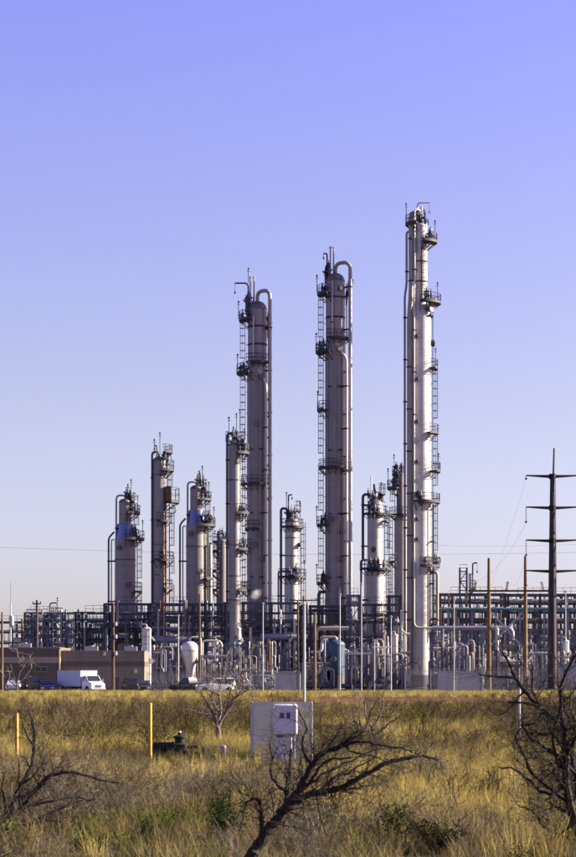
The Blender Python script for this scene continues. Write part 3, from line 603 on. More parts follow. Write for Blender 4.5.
t = Tower('storage_tank', 'second blue grey tank wrapped in looping pipe behind the tan building', 56, 332, 'tank'); t.shell([(690, 6), (615, 6)], 'tankblue', n=28); t.platform(615, 0, 359, 4.5, 2.0, 1.1)
t.pipe([(50.5, 640, -1.3), (50.5, 628, -1.3), (55, 622, -1.3), (60, 628, -1.3), (60, 640, -1.3)], .8, 'pipe', 1.0, False); t.pipe([(49, 634, -1.4), (54, 637, -1.4), (63, 634, -1.4)], .6, 'pipe_white', .8, False); t.mast(57.5, 614, 599, 0); t.davit(50, 614, 603, 57, -.4)
vessel('faded blue tank under the middle tower', 336, 284, 640, 9, 'bluepaint', 680, 0, True, seed=8)
vessel('small white vessel between the wooden pole braces', 517.5, 282, 653, 2.6, 'pipe_white', 672, 0, True, seed=9)
vessel('thin white vessel left of the wooden pole braces', 497, 283, 628, 1.8, 'pipe_white', 656, 0, True, seed=10)
vessel('thin pale green vessel left of the wooden pole', 481.5, 284, 630, 1.7, 'teal', 672, 0, True, seed=11)
vessel('narrow cream column in the pipe bay by the bare bush', 271, 281, 644, 2.6, 'clad_white', 678, 2, True, seed=12)
vessel('narrow mauve column in the pipe bay by the bare bush', 258, 283, 644, 2.3, 'clad', 688, 2, True, seed=13)
vessel('pale squat vessel right of the steel pylon', 566, 284, 640, 3, 'clad_white', 668, 1, True, seed=14)
vessel('cream upright drum right of the round bellied tank', 216, 282, 640, 2.6, 'clad_white', 680, 3, True, seed=15)
vessel('grey upright drum in the low rack right of the tallest tower', 457, 283, 646, 3.4, 'clad', 684, 2, True, seed=16)
vessel('dark upright drum near the left end of the low right rack', 442, 283, 642, 3, 'clad_dull', 686, 2, True, seed=17)
# bellied tank on tapered cone
t = Tower('hopper_tank', 'round bellied cream tank narrowing to a cone beside the wooden pole', 190, 278, 'tank')
t.shell([(688, 3), (668, 5), (657, 8.4), (650, 8.8)], 'clad_white', 'cone'); t.shell([(650, 8.8), (647, 8.6), (643.5, 6.6), (641.5, 3.5)], 'clad_white', 'domed_head'); t.band(650.5, 8.8, .08, 'galv', .04)
for a in (-150, -30, 30, 150):
    b = MB(); x, y = 8 * t.s * math.cos(R(a)), 8 * t.s * math.sin(R(a)); b.tube([(x, y, 0), (x, y, t.z(653))], .12, 6); b.build('leg', M['steel2'], t.root)
t.pipe([(190, 643, 0), (190, 637, 0), (201, 637, 0), (201, 655, 0)], .8, 'pipe_white', .5, False)

def drum(label, x0, x1, py, r, Y, m='pipe_lilac', seed=0):
    s = Y / F; cx = (x0 + x1) / 2; root = thing('horizontal_drum', label, 'drum', (X(cx, Y), Y, 0)); L = (x1 - x0) / 2 * s; rr = r * s; z = Z(py, Y)
    b = MB(); k = [R(a) for a in (88, 65, 45, 25, 0)]
    b.lathe([(rr * math.cos(a), -L - rr * .45 * math.sin(a)) for a in k] + [(rr * math.cos(a), L + rr * .45 * math.sin(a)) for a in reversed(k)], 20, (0, z), axis='x'); b.build('shell', M[m], root)
    for q in (-.6, .6):
        b = MB(); b.box(q * L - .25, q * L + .25, -rr * .8, rr * .8, 0, z - rr * .55); b.build('saddle', M['concrete'], root)
    for q in (-.3, .35):
        b = MB(); b.tube([(q * L, 0, z + rr * .9), (q * L, 0, z + rr + .7)], .16, 8); b.lathe([(.28, z + rr + .5), (.28, z + rr + .62)], 10, (q * L, 0)); b.build('nozzle', M['pipe'], root)
    return root
drum('mauve horizontal drum behind the wooden pole braces', 491, 507, 664, 8, 286, 'clad')
drum('pale green horizontal drum right of the wooden pole', 494, 514, 682, 5, 280, 'teal')
drum('grey horizontal drum under the low right rack', 449, 470, 660, 4.5, 293, 'pipe_lilac')
drum('grey horizontal exchanger below the tall left tower', 244, 262, 637, 4, 292, 'pipe_lilac')
drum('long lilac exchanger across the foot of the tall left tower', 262, 297, 637, 3.6, 289, 'pipe_lilac')
drum('lilac exchanger below the slim rusty tower', 158, 190, 640, 3.2, 291, 'pipe_lilac')
drum('white drum right of the steel pylon behind the fence', 530, 546, 668, 4, 292, 'clad_white')
drum('dark horizontal drum beside the tallest tower base', 431, 447, 676, 4.5, 296, 'pipe_dark')

def pipeline(label, pts, r, Y, m, sup=True):
    s = Y / F; x0 = X(pts[0][0], Y); root = thing('elevated_pipe', label, 'pipe', (x0, Y, 0))
    b = MB(); b.tube(arc([(X(p[0], Y) - x0, p[2] if len(p) > 2 else 0, Z(p[1], Y)) for p in pts], .8), r * s, 12); b.build('pipe', M[m], root)
    a, c = pts[0], pts[-1]; n = max(2, int(abs(c[0] - a[0]) / 22))
    for i in range(n):
        px = a[0] + (c[0] - a[0]) * (i + .5) / n; zz = Z(max(p[1] for p in pts), Y) - r * s
        b = MB(); x = X(px, Y) - x0; b.box(x - .12, x + .12, -.12, .12, 0, zz - .1); b.box(x - .3, x + .3, -.35, .35, zz - .1, zz); b.build('support_post', M['steel2'], root)
    return root
pipeline('wide lilac overhead pipe running right from the tallest tower', [(432, 628.5), (512, 628.5), (512, 640)], 2.6, 284, 'pipe_lilac')
pipeline('wide grey overhead pipe below the middle tower', [(316, 640), (316, 628.5), (349, 628.5)], 2.2, 285, 'pipe')
pipeline('teal overhead pipe on the upper right rack', [(436, 609), (604, 609)], 1.2, 303, 'teal')
pipeline('cream looped pipe behind the tan wooden pole', [(311, 652), (322, 652), (322, 640), (328, 640)], 1.4, 281, 'pipe_white')
pipeline('pale inverted U pipe right of the round bellied tank', [(201, 682), (201, 640.5), (222, 640.5), (222, 668), (228, 676)], .9, 280, 'pipe_white')
pipeline('pale inverted U pipe below the slim grey tower', [(230, 686), (230, 646), (240, 646), (240, 655)], .8, 281, 'pipe_white')
pipeline('pale inverted U pipe left of the grey wall panels', [(252, 686), (252, 646), (271, 646), (271, 655)], .7, 280, 'pipe')

def manifold(label, x0, x1, top, Y, n, seed):
    rr = random.Random(seed); s = Y / F; cx = (x0 + x1) / 2; root = thing('pipe_manifold', label, 'pipework', (X(cx, Y), Y, 0)); lx = lambda p: (p - cx) * s
    for k in range(2):
        z = Z(rr.uniform(top + 3, 676), Y); r = rr.choice([.1, .14, .2]); b = MB(); b.tube([(lx(x0), .5 + k * .5, z), (lx(x1), .5 + k * .5, z)], r, 8); b.build('header', M[rr.choice(['pipe', 'pipe_lilac', 'pipe_white'])], root)
    n = int(n * 1.5)
    for i in range(n):
        px = x0 + (x1 - x0) * (i + rr.uniform(.2, .8)) / n; zt = Z(top + rr.uniform(0, 26), Y); r = rr.choice([.045, .06, .08, .11, .16]); yy = rr.uniform(-.3, 1.6); d = rr.choice((-1, 1)) * rr.uniform(.4, 1.6)
        b = MB(); kind = rr.random()
        if kind < .3: pts = [(lx(px), yy, .1), (lx(px), yy, zt), (lx(px) + d, yy, zt), (lx(px) + d, yy, max(.3, zt - rr.uniform(.8, 5)))]
        elif kind < .6: pts = [(lx(px), yy, .1), (lx(px), yy, zt), (lx(px), yy + 2.5, zt)]
        elif kind < .8: pts = [(lx(px), yy, .1), (lx(px), yy, zt + 1.2)]
        else: pts = [(lx(px), yy, .6), (lx(px), yy, zt * .45), (lx(px) + d * .5, yy, zt * .45 + .5), (lx(px) + d * .5, yy, zt)]
        b.tube(arc(pts, .35), r, 7)
        p = b.build('pipe', M[rr.choice(['pipe', 'pipe_white', 'pipe', 'pipe_lilac', 'pipe_lilac', 'pipe_dark', 'clad_dull', 'steel2'])], root)
        if rr.random() < .7:
            z = rr.uniform(.8, max(1.0, zt * .42)); g = MB(); g.lathe([(r + .1, z - .25), (r + .1, z - .15), (r + .03, z - .12), (r + .03, z + .12), (r + .1, z + .15), (r + .1, z + .25)], 8, (lx(px), yy)); g.beam((lx(px), yy, z), (lx(px), yy - .5, z), .06)
            g.tube([(lx(px) + .2 * math.cos(a), yy - .5, z + .2 * math.sin(a)) for a in [R(40 * q) for q in range(10)]], .03, 4); g.build('valve', M[rr.choice(['pipe_dark', 'rust', 'bluepaint', 'steel2'])], p)
    for i in range(max(1, n // 5)):                        # junction boxes and panels on stands
        x = lx(rr.uniform(x0, x1)); z = rr.uniform(.9, 2.6); b = MB(); b.box(x - .35, x + .35, 1.7, 1.95, z, z + rr.uniform(.8, 1.6)); b.box(x - .05, x + .05, 1.75, 1.85, 0, z); b.build('junction_box', M[rr.choice(['steel2', 'pipe_dark', 'pipe_dark', 'teal', 'steel'])], root)
    for i in range(max(1, n // 4)):                        # pumps and junction boxes on plinths
        px = rr.uniform(x0, x1); b = MB(); x = lx(px); b.box(x - .5, x + .5, -.6, .3, 0, .25); b.lathe([(.2, x - .55), (.3, x - .5), (.3, x + .2), (.22, x + .25), (.22, x + .6)], 12, (-.2, .65), axis='x'); b.build('pump', M[rr.choice(['bluepaint', 'pipe_dark', 'steel2', 'teal'])], root)
for i, (a, c, tp, Y, n, lab) in enumerate([
    (152, 166, 646, 276, 9, 'cluster of blue grey risers right of the white banded cylinder'), (166, 182, 650, 277, 8, 'thin risers left of the round bellied tank'),
    (200, 228, 650, 276, 12, 'tangle of pale risers behind the bare bush'), (228, 252, 652, 276, 11, 'tangle of risers under the white capped drum'),
    (252, 276, 655, 277, 10, 'risers between the narrow columns left of the grey wall panels'), (276, 300, 640, 287, 10, 'dark pipework above the grey wall panels'),
    (305, 330, 645, 279, 11, 'pipework around the tan wooden pole'), (345, 372, 643, 279, 13, 'thin white risers below the stepped cream tower'),
    (372, 392, 640, 278, 9, 'risers beside the slender pale vessel'), (400, 410, 640, 279, 5, 'dark risers at the left foot of the tallest tower'),
    (430, 452, 636, 279, 12, 'pipework at the right foot of the tallest tower'), (452, 484, 640, 278, 14, 'pipework below the wide lilac pipe'),
    (500, 530, 645, 279, 12, 'pipework behind the braced wooden poles'), (530, 552, 650, 278, 10, 'pipework just left of the steel pylon'), (556, 600, 648, 278, 14, 'pipework right of the steel pylon'),
    (84, 112, 622, 306, 10, 'pipework above the tan roof near the dark wooden pole'), (112, 146, 620, 306, 12, 'pipework above the right end of the tan roof'), (36, 72, 622, 322, 12, 'pipework beyond the tan roof beside the tanks')]):
    manifold(lab, a, c, tp, Y, n, 100 + i)

# corrugated wall panels and enclosures
def panel_wall(label, x0, x1, top, Y, m, pitch=4.5, name='panel_enclosure'):
    s = Y / F; root = thing(name, label, 'enclosure', (X((x0 + x1) / 2, Y), Y, 0)); L = (x1 - x0) * s; h = Z(top, Y); n = max(2, int((x1 - x0) / pitch)); wdt = L / n; mesh = None
    b = MB(); b.box(-L / 2 + .01, L / 2 - .01, .06, 2.4, .1, h - .06); b.build('core', M['steel2'], root)
    b = MB(); k = 5
    for q in range(k):
        a, e = q * wdt / k, (q + 1) * wdt / k; d = .0 if q % 2 else .05
        b.box(a + .01, e - .01, -.0 - d, .06, .12, h - .08)
    mesh = b.mesh('panel', M[m])
    for i in range(n): link('panel', mesh, root, (-L / 2 + i * wdt, 0, 0))
    b = MB(); b.box(-L / 2 - .05, L / 2 + .05, -.08, 2.46, h - .06, h + .06); b.build('roof', M['galv'], root)
    return root
panel_wall('pale grey corrugated enclosure between the bare bush and white pole', 275, 303, 673, 268, 'lilacwall')
panel_wall('lilac corrugated enclosure right of the tallest tower base', 438, 480, 671.5, 276, 'lilacwall')
panel_wall('lilac corrugated container behind the fence right of the pylon', 555, 604, 664, 266, 'lilacwall')
# white buildings far left
t = thing('storage_tank', 'white low storage tank beyond the tan building at far left', 'tank', (X(19.5, 345), 345, 0))
b = MB(); b.lathe([(1.55, 0), (1.55, Z(638, 345)), (.2, Z(636, 345))], 20); b.build('shell', M['pipe_white'], t)
b = MB(); b.tube([(-1.7, -.4, 0), (-1.7, -.4, Z(637, 345))], .06, 5); b.build('vent_pipe', M['galv'], t)
# small stair tower on the right skyline
def skel(label, x0, x1, base, top, Y, lv, m='steel', name='access_tower'):
    s = Y / F; root = thing(name, label, 'access tower', (X((x0 + x1) / 2, Y), Y, 0)); hw = (x1 - x0) / 2 * s
    for sx in (-1, 1):
        for y in (0, 2 * hw): b = MB(); b.beam((sx * hw, y, 0), (sx * hw, y, Z(top, Y)), .18); b.build('column', M[m], root)
    for i in range(lv):
        z = Z(base + (top - base) * (i + .6) / lv, Y); b = MB(); b.box(-hw, hw, -.1, 2 * hw + .1, z - .08, z + .04); o = b.build('deck', M['grating'], root)
        g = MB()
        for h in (.5, 1.0): g.tube([(-hw, 2 * hw, z + h), (-hw, -.12, z + h), (hw, -.12, z + h), (hw, 2 * hw, z + h)], .04, 4)
        g.build('railing', M['grating'], o)
    for i in range(lv - 1):
        z0, z1 = (Z(base + (top - base) * (i + q + .6) / lv, Y) for q in (0, 1)); b = MB(); q = 1 if i % 2 else -1; b.beam((-hw * q, .3, z0), (hw * q, .3, z1), .5, .1); b.build('stair', M['grating'], root)
    return root
skel('small skyline stair tower right of the tallest tower', 460, 467, 596, 567.5, 318, 3)
t = Tower('process_vessel', 'cream lit slim column beside the small skyline stair tower', 470, 317, 'vessel'); t.shell([(690, 1.6), (574, 1.6)], 'clad_white', n=14); t.head(574, 1.6, 'clad_white'); t.davit(472.5, 590, 563, 477, -.2); t.platform(588, -70, 60, 1.6, 4)
skel('skyline stair frame beside the blue grey tank', 43.5, 47.5, 648, 612, 318, 4)
skel('steel access frame behind the short cream tower', 300, 308, 650, 606, 316, 5)

def pole(name, label, px, Y, top, r0, r1, m, cat, group=None):
    root = thing(name, label, cat, (X(px, Y), Y, 0), group=group); h = Z(top, Y)
    b = MB(); b.tube([(0, 0, -.3), (0, 0, h * .5), (0, 0, h)], [r0, (r0 + r1) / 2, r1], 10); b.build('shaft', M[m], root)
    return root, h
def crossarm(root, z, L, m='wood_dark', ins=3, dy=-.2):
    b = MB(); b.box(-L, L, dy - .07, dy + .07, z - .08, z + .08); o = b.build('crossarm', M[m], root)
    for i in range(ins):
        x = -L * .9 + 1.8 * L * i / (ins - 1); g = MB(); g.lathe([(.04, z + .08), (.09, z + .12), (.05, z + .17), (.09, z + .2), (.04, z + .3)], 8, (x, dy)); g.build('insulator', M['insul'], o)
GP = 'wooden poles along the plant front'
pole('wooden_pole', 'wooden pole at the left edge beside the tan building', 2.2, 256, 612, .17, .11, 'wood', 'pole', GP)
rt, h = pole('wooden_pole', 'dark wooden pole in front of the tan building right of the box truck', 113, 250, 603, .24, .17, 'wood_dark', 'pole', GP)
for z in (h - 2.5, h - 4, h - 6): b = MB(); b.lathe([(.05, z - .25), (.22, z - .2), (.22, z + .2), (.05, z + .25)], 10, (.32, -.15)); b.tube([(0, 0, z), (.32, -.15, z)], .05, 5); b.build('transformer', M['galv'], rt)
pole('wooden_pole', 'dark thin pole beside the round bellied tank', 199.5, 268, 594, .2, .12, 'wood_dark', 'pole', GP)
pole('wooden_pole', 'dark brown pole left of the white pole over the cabinet', 297.6, 262, 600, .17, .11, 'wood_dark', 'pole', GP)
pole('wooden_pole', 'tan wooden pole right of the white pole over the cabinet', 314.8, 262, 612, .2, .15, 'wood', 'pole', GP)
rt, h = pole('utility_pole', 'dark utility pole with a short crossarm above the tan building', 37, 276, 600, .2, .15, 'wood_dark', 'utility pole'); crossarm(rt, h - .5, .55)
rt, h = pole('utility_pole', 'dark pole with wide crossarm at the foot of the middle tower', 303.5, 288, 596, .15, .12, 'wood_dark', 'utility pole'); crossarm(rt, h - .6, 1.9)
GL = 'slim white lighting poles in the plant'
for px, tp, Y, lab in ((178.5, 617, 272, 'slim white pole left of the round bellied tank'), (340, 596, 274, 'slim white pole in front of the blue tank'), (361.5, 585, 273, 'slim white pole at the left side of the stepped cream tower'),
                       (374.5, 642, 272, 'short slim white pole below the stepped cream tower'), (391, 618, 273, 'slim white pole by the slender pale vessel'), (454, 601, 272, 'slim white pole in front of the low right rack'), (565.5, 593, 275, 'slim white pole right of the steel pylon'), (263, 605, 275, 'slim white pole in front of the tall left tower foot')):
    rt, h = pole('lighting_pole', lab, px, Y, tp, .085, .06, 'whitepost', 'pole', GL)
    b = MB(); b.lathe([(.05, h), (.16, h + .05), (.18, h + .25), (.05, h + .35)], 8); b.build('lamp_head', M['galv'], rt)
rt, h = pole('vent_stack_pole', 'pale slim flare mast with lattice top at far left', 10.7, 300, 603, .2, .08, 'whitepost', 'mast')
b = MB(); b.lathe([(.1, h - 3.4), (.32, h - 3.2), (.32, h - 1.9), (.1, h - 1.7)], 10, (.15, 0)); b.build('lamp_drum', M['whitepost'], rt)
b = MB(); b.tube([(0, 0, h), (0, 0, h + 3)], .03, 4); b.build('antenna', M['galv'], rt)
# white pole rising behind the cabinet, marker at right
rt, h = pole('vent_pole', 'tall white pole rising behind the grey cabinet', 304.3, 64, 604, .042, .036, 'whitepost', 'pole')
b = MB(); b.lathe([(.045, h - .03), (.055, h), (.055, h + .03), (.01, h + .06)], 8); b.build('cap', M['whitepost'], rt)
rt, h = pole('marker_post', 'short white marker post in the grass at right', 519.3, 59, 683, .035, .035, 'whitepost', 'post')
for z in (.55, .8): b = MB(); b.lathe([(.037, z - .06), (.037, z + .06)], 8); b.build('dark_band', M['pipe_dark'], rt)

# H-frame of braced wooden poles
Yh = 268; hf = thing('braced_pole_frame', 'pair of tan wooden poles joined by a pale X brace and crossarm', 'utility pole', (X(507, Yh), Yh, 0)); hx = lambda p: X(p, Yh) - X(507, Yh)
for px, tp in ((488.8, 558), (525.3, 556)): b = MB(); b.tube([(hx(px), 0, -.3), (hx(px), 0, Z(625, Yh)), (hx(px), 0, Z(tp, Yh))], [.31, .27, .17], 12); b.build('pole', M['wood'], hf)
b = MB(); b.box(hx(468), hx(549), -.42, -.24, Z(592, Yh), Z(590, Yh)); b.build('crossarm', M['wood'], hf)
for a, c, dy in (((491, 612), (523, 648), -.34), ((523, 612), (491, 645), .34)): b = MB(); b.beam((hx(a[0]), dy, Z(a[1], Yh)), (hx(c[0]), dy, Z(c[1], Yh)), .16, .2); b.build('brace', M['whitepost'], hf)
for px, py0, dx in ((506, 590, 1.6), (543, 590, -2.2), (474, 590, 1.5)):
    b = MB(); a, c = Vector((hx(px), -.33, Z(py0, Yh))), Vector((hx(px + dx), -.33, Z(py0 - 8.5, Yh)))
    for k in range(9): p = a.lerp(c, k / 9); q = a.lerp(c, (k + .6) / 9); b.tube([p, q], [.2, .12], 8)
    b.build('insulator', M['insul'], hf)
# steel pylon
Yp = 252; sp = Yp / F; pr = thing('steel_pylon', 'dark single steel pylon with four crossarms at right', 'pylon', (X(552.3, Yp), Yp, 0)); zz = lambda p: Z(p, Yp)
b = MB(); b.tube([(0, 0, -.3), (0, 0, zz(571)), (0, 0, zz(474))], [.62, .45, .27], 12); b.lathe([(.95, 0), (.95, .5)], 16); b.build('shaft', M['core_ten'], pr)
b = MB(); b.tube([(.12, 0, zz(476)), (.2, 0, zz(448))], [.13, .1], 8); b.build('lightning_mast', M['core_ten'], pr)
b = MB(); b.beam((.53, -.3, .5), (.33, -.2, zz(480)), .06); b.build('ground_cable', M['whitepost'], pr)
arms = []
for py in (476.5, 508, 541, 571.5):
    z = zz(py); o = None
    for sx in (-1, 1):
        b = MB(); e = Vector((sx * 26.3 * sp, 0, z + .12)); b.tube([(sx * .2, 0, z), e], [.2, .08], 8); b.lathe([(.42, z - .3), (.42, z + .3)], 12); o = b.build('crossarm', M['core_ten'], pr); arms.append(e)
        g = MB(); n = 7; L = (.35 if py < 480 else 1.75)
        g.tube([e, e - Vector((0, 0, L))], .025, 4)
        for k in range(n): g.lathe([(.03, e.z - L * (k + .3) / n), (.1, e.z - L * (k + .6) / n), (.03, e.z - L * (k + .65) / n)], 8, (e.x, e.y))
        g.lathe([(.05, e.z - L - .15), (.16, e.z - L - .1), (.16, e.z - L + .02), (.05, e.z - L + .05)], 8, (e.x, e.y)); g.build('insulator_string', M['insul'], o)
def wire(name, label, a, c, sag, r=.016, group=None, n=24):
    a, c = Vector(a), Vector(c); b = MB(); b.tube([a.lerp(c, i / n) - Vector((0, 0, sag * 4 * (i / n) * (1 - i / n))) for i in range(n + 1)], r, 4); o = b.build(name, M['galv'], None); tag(o, label, 'power line', group); return o
ox = X(552.3, Yp)
for i, (e, drop, tgt) in enumerate([(arms[0], .45, (X(470, 420), 420, 9)), (arms[2], 1.85, (X(474, Yh), Yh - .3, Z(582, Yh))), (arms[4], 1.85, (X(507.6, Yh), Yh - .3, Z(581, Yh))), (arms[6], 1.85, (X(436, 306), 306, Z(604, 306)))]):
    wire('power_line', ['line slanting down left from the top arm of the pylon', 'line slanting down left from the second arm of the pylon', 'line slanting down left from the third arm of the pylon', 'line slanting down left from the lowest arm of the pylon'][i], (ox + e.x, Yp, e.z - drop), tgt, 1.0 + .4 * i, .0105, 'lines from the pylon')
wire('power_line', 'faint line crossing the sky behind the towers', (X(-60, 420), 420, Z(545, 420)), (X(640, 420), 420, Z(551, 420)), 1.2, .028)
wire('power_line', 'faint lower line at the right behind the pylon', (X(430, 400), 400, Z(545, 400)), (X(640, 400), 400, Z(540, 400)), .6, .02)

# ---------------------------------------------------------------- tan building
Yb = 263; br = thing('block_building', 'low tan and brown block building with banded walls at left', 'building', (X(61, Yb), Yb, 0)); bx = lambda p: X(p, Yb) - X(61, Yb); bz = lambda p: Z(p, Yb)
xa, xm, xe = bx(-40), 0, bx(144.5)
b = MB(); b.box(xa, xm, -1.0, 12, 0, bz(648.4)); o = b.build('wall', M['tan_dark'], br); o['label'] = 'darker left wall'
b = MB(); b.box(xa - .02, xm + .02, -1.04, 3, bz(663), bz(657)); b.build('band', M['tan_light'], br)
b = MB(); b.box(xa - .05, xm + .06, -1.08, 12.05, bz(648.4), bz(647.4)); b.build('parapet_cap', M['trim'], br)
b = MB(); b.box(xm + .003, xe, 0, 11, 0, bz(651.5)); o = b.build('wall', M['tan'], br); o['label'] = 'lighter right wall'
b = MB(); b.box(xm + .03, xe + .03, -.03, 11.03, bz(666.5), bz(661.5)); b.build('band', M['tan_dark'], br)
b = MB(); b.box(xm + .03, xe + .06, -.06, 11.06, bz(651.5), bz(650.6)); b.build('parapet_cap', M['trim'], br)
b = MB(); b.box(xm + .03, xe + .02, -.02, 11.02, .0, .5); b.build('plinth', M['tan_dark'], br)
def window(x0, x1, y0, y1, dy):
    f = MB(); X0, X1, Z0, Z1 = bx(x0), bx(x1), bz(y1), bz(y0)
    f.box(X0 - .08, X1 + .08, dy - .06, dy - .01, Z1, Z1 + .1); f.box(X0 - .08, X1 + .08, dy - .1, dy - .01, Z0 - .1, Z0); f.box(X0 - .08, X0, dy - .06, dy - .01, Z0, Z1); f.box(X1, X1 + .08, dy - .06, dy - .01, Z0, Z1); f.box((X0 + X1) / 2 - .03, (X0 + X1) / 2 + .03, dy - .05, dy - .01, Z0, Z1)
    o = f.build('window', M['trim'], br, smooth=False); g = MB(); g.box(X0, X1, dy - .03, dy - .005, Z0, Z1); g.build('pane', M['glass'], o)
for x0, x1 in ((-28, -18), (5, 14), (36, 48)): window(x0, x1, 667, 671.5, -1.0)
for x0, x1 in ((114.5, 119.5),):
    f = MB(); f.box(bx(x0) - .1, bx(x1) + .1, -.06, -.01, 0, bz(676)); o = f.build('door', M['trim'], br); g = MB(); g.box(bx(x0), bx(x1), -.08, -.062, .05, bz(677)); g.build('door_leaf', M['pipe_dark'], o)
    g = MB(); g.tube([(bx(x1) - .12, -.13, .9), (bx(x1) - .12, -.13, 1.15)], .02, 5); g.build('handle', M['galv'], o)
for px in (104.5, 115.5, 135.5):
    g = MB(); g.box(bx(px) - .14, bx(px) + .14, -.3, -.062, bz(656 if px < 130 else 673), bz(652 if px < 130 else 669)); g.build('wall_lamp', M['whitepost'], br)
for px in (20, 88, 128):
    g = MB(); x = bx(px); yy = 5; z = bz(648.3 if px < 61 else 651.4); g.box(x - .8, x + .8, yy - .6, yy + .6, z, z + .7); g.lathe([(.3, z + .7), (.3, z + .8)], 12, (x, yy)); g.build('rooftop_unit', M['galv'], br)
g = MB(); g.tube([(bx(60.3), -1.1, 0), (bx(60.3), -1.1, bz(649))], .06, 6); g.build('downpipe', M['trim'], br)

# ---------------------------------------------------------------- vehicles
def wheel(root, x, y, r=.36, wd=.24):
    b = MB(); s_ = 1 if y > 0 else -1
    prof = [(r * .62, -wd / 2), (r * .92, -wd / 2), (r, -wd * .3), (r, wd * .3), (r * .92, wd / 2), (r * .62, wd / 2)]
    vs = MB(); vs.lathe(prof, 18); b.add([(x + p[0], y + p[2], r + p[1]) for p in vs.v], vs.f); o = b.build('wheel', M['rubber'], root)
    vs = MB(); vs.lathe([(r * .6, -wd * .42), (r * .6, wd * .42)], 14); g = MB(); g.add([(x + p[0], y + p[2], r + p[1]) for p in vs.v], vs.f); g.build('rim', M['rim'], o)
def loft(secs):                    # sections: (x, [(y,z)...]) along the length
    b = MB(); n = len(secs[0][1]); vs = [(x, y, z) for x, pr_ in secs for y, z in pr_]
    fs = [(i * n + k, i * n + (k + 1) % n, (i + 1) * n + (k + 1) % n, (i + 1) * n + k) for i in range(len(secs) - 1) for k in range(n)]
    fs += [tuple(range(n - 1, -1, -1)), tuple(range((len(secs) - 1) * n, len(secs) * n))]; return b.add(vs, fs)
def car(label, px, Y, rz, paint, kind, name='parked_car', cat='car', group='cars parked along the plant front'):
    root = thing(name, label, cat, (X(px, Y), Y, .0), rz, group); L = 2.35 if kind != 'pickup' else 2.75; W_ = .92; hb = .98 if kind == 'sedan' else 1.12; hr = 1.45 if kind == 'sedan' else 1.78
    def sec(x, lo, hi, wd): return (x, [(-wd, lo), (wd, lo), (wd + .03, (lo + hi) / 2), (wd, hi - .08), (wd - .12, hi), (-wd + .12, hi), (-wd, hi - .08), (-wd - .03, (lo + hi) / 2)])
    loft([sec(-L, .5, hb - .08, W_ - .12), sec(-L + .12, .36, hb, W_ - .03), sec(-L * .4, .3, hb, W_), sec(L * .3, .3, hb, W_), sec(L * .42, .3, hb - .06, W_), sec(L - .25, .34, hb - .16, W_ - .05), sec(L, .48, hb - .3, W_ - .15)]).build('body', M[paint], root)
    c0, c1 = {'sedan': (-L * .72, L * .42), 'suv': (-L * .97, L * .42), 'pickup': (-L * .22, L * .46)}[kind]
    def cab(x, z, wd): return (x, [(-wd, hb - .02), (wd, hb - .02), (wd - .16, z), (-wd + .16, z)])
    loft([(c0, [(-.82, hb - .02), (.82, hb - .02), (.78, hb), (-.78, hb)]), cab(c0 + (.55 if kind == 'sedan' else .18), hr - .03, .86), cab((c0 + c1) / 2, hr, .87), cab(c1 - .75, hr - .05, .86), (c1, [(-.84, hb - .03), (.84, hb - .03), (.8, hb), (-.8, hb)])]).build('roof', M[paint], root)
    for s_ in (-1, 1):
        b = MB(); x0, x1 = c0 + (.6 if kind == 'sedan' else .3), c1 - .72; xm_ = (x0 + x1) / 2
        for a, c in ((x0, xm_ - .04), (xm_ + .04, x1)): b.add([(a, s_ * .885, hb + .04), (c, s_ * .885, hb + .04), (c - .02, s_ * .745, hr - .12), (a + .02, s_ * .745, hr - .12)], [(0, 1, 2, 3) if s_ < 0 else (3, 2, 1, 0)])
        b.build('side_window', M['glass'], root, smooth=False)
        b = MB(); b.box(L - .12, L + .01, s_ * .6 - .18, s_ * .6 + .18, hb - .5, hb - .34); b.build('headlight', M['lamp'], root)
        b = MB(); b.box(-L - .01, -L + .1, s_ * .66 - .1, s_ * .66 + .1, hb - .35, hb - .12); b.build('tail_light', M['redlamp'], root)
        b = MB(); b.box(c1 - .5, c1 - .35, s_ * 1.0 - .08, s_ * 1.0 + .08, hb + .02, hb + .16); b.build('mirror', M[paint], root)
    b = MB(); b.add([(c1 + .0, -.72, hb + .05), (c1, .72, hb + .05), (c1 - .68, .62, hr - .07), (c1 - .68, -.62, hr - .07)], [(0, 1, 2, 3)]); b.v = [(x + .03, y, z) for x, y, z in b.v]; b.build('windscreen', M['glass'], root, smooth=False)
    if kind == 'pickup':
        b = MB(); b.box(-L + .1, c0 - .05, -.8, .8, hb - .02, hb + .015); b.build('truck_bed', M['rubber'], root)
    for x in (-L * .6, L * .6):
        for y in (-.84, .84): wheel(root, x, y)
    return root
car('dark pickup parked before the left part of the tan building', 33, 253, R(102), 'carblack', 'pickup')
car('small blue car beside the dark pickup at left', 46.5, 252, R(-80), 'carblue', 'sedan')
car('silver car at the far left edge by the wooden pole', 14, 253, R(95), 'cargrey', 'sedan')
car('black suv right of the dark wooden pole', 130, 253, R(98), 'carblack', 'suv')
car('black car below the white banded cylinder', 143.5, 255, R(-86), 'carblack', 'sedan')
car('white suv behind the bare bush', 216, 247, R(190), 'carwhite', 'suv')
car('dark pickup below the round bellied tank', 190, 254, R(140), 'carblack', 'pickup')

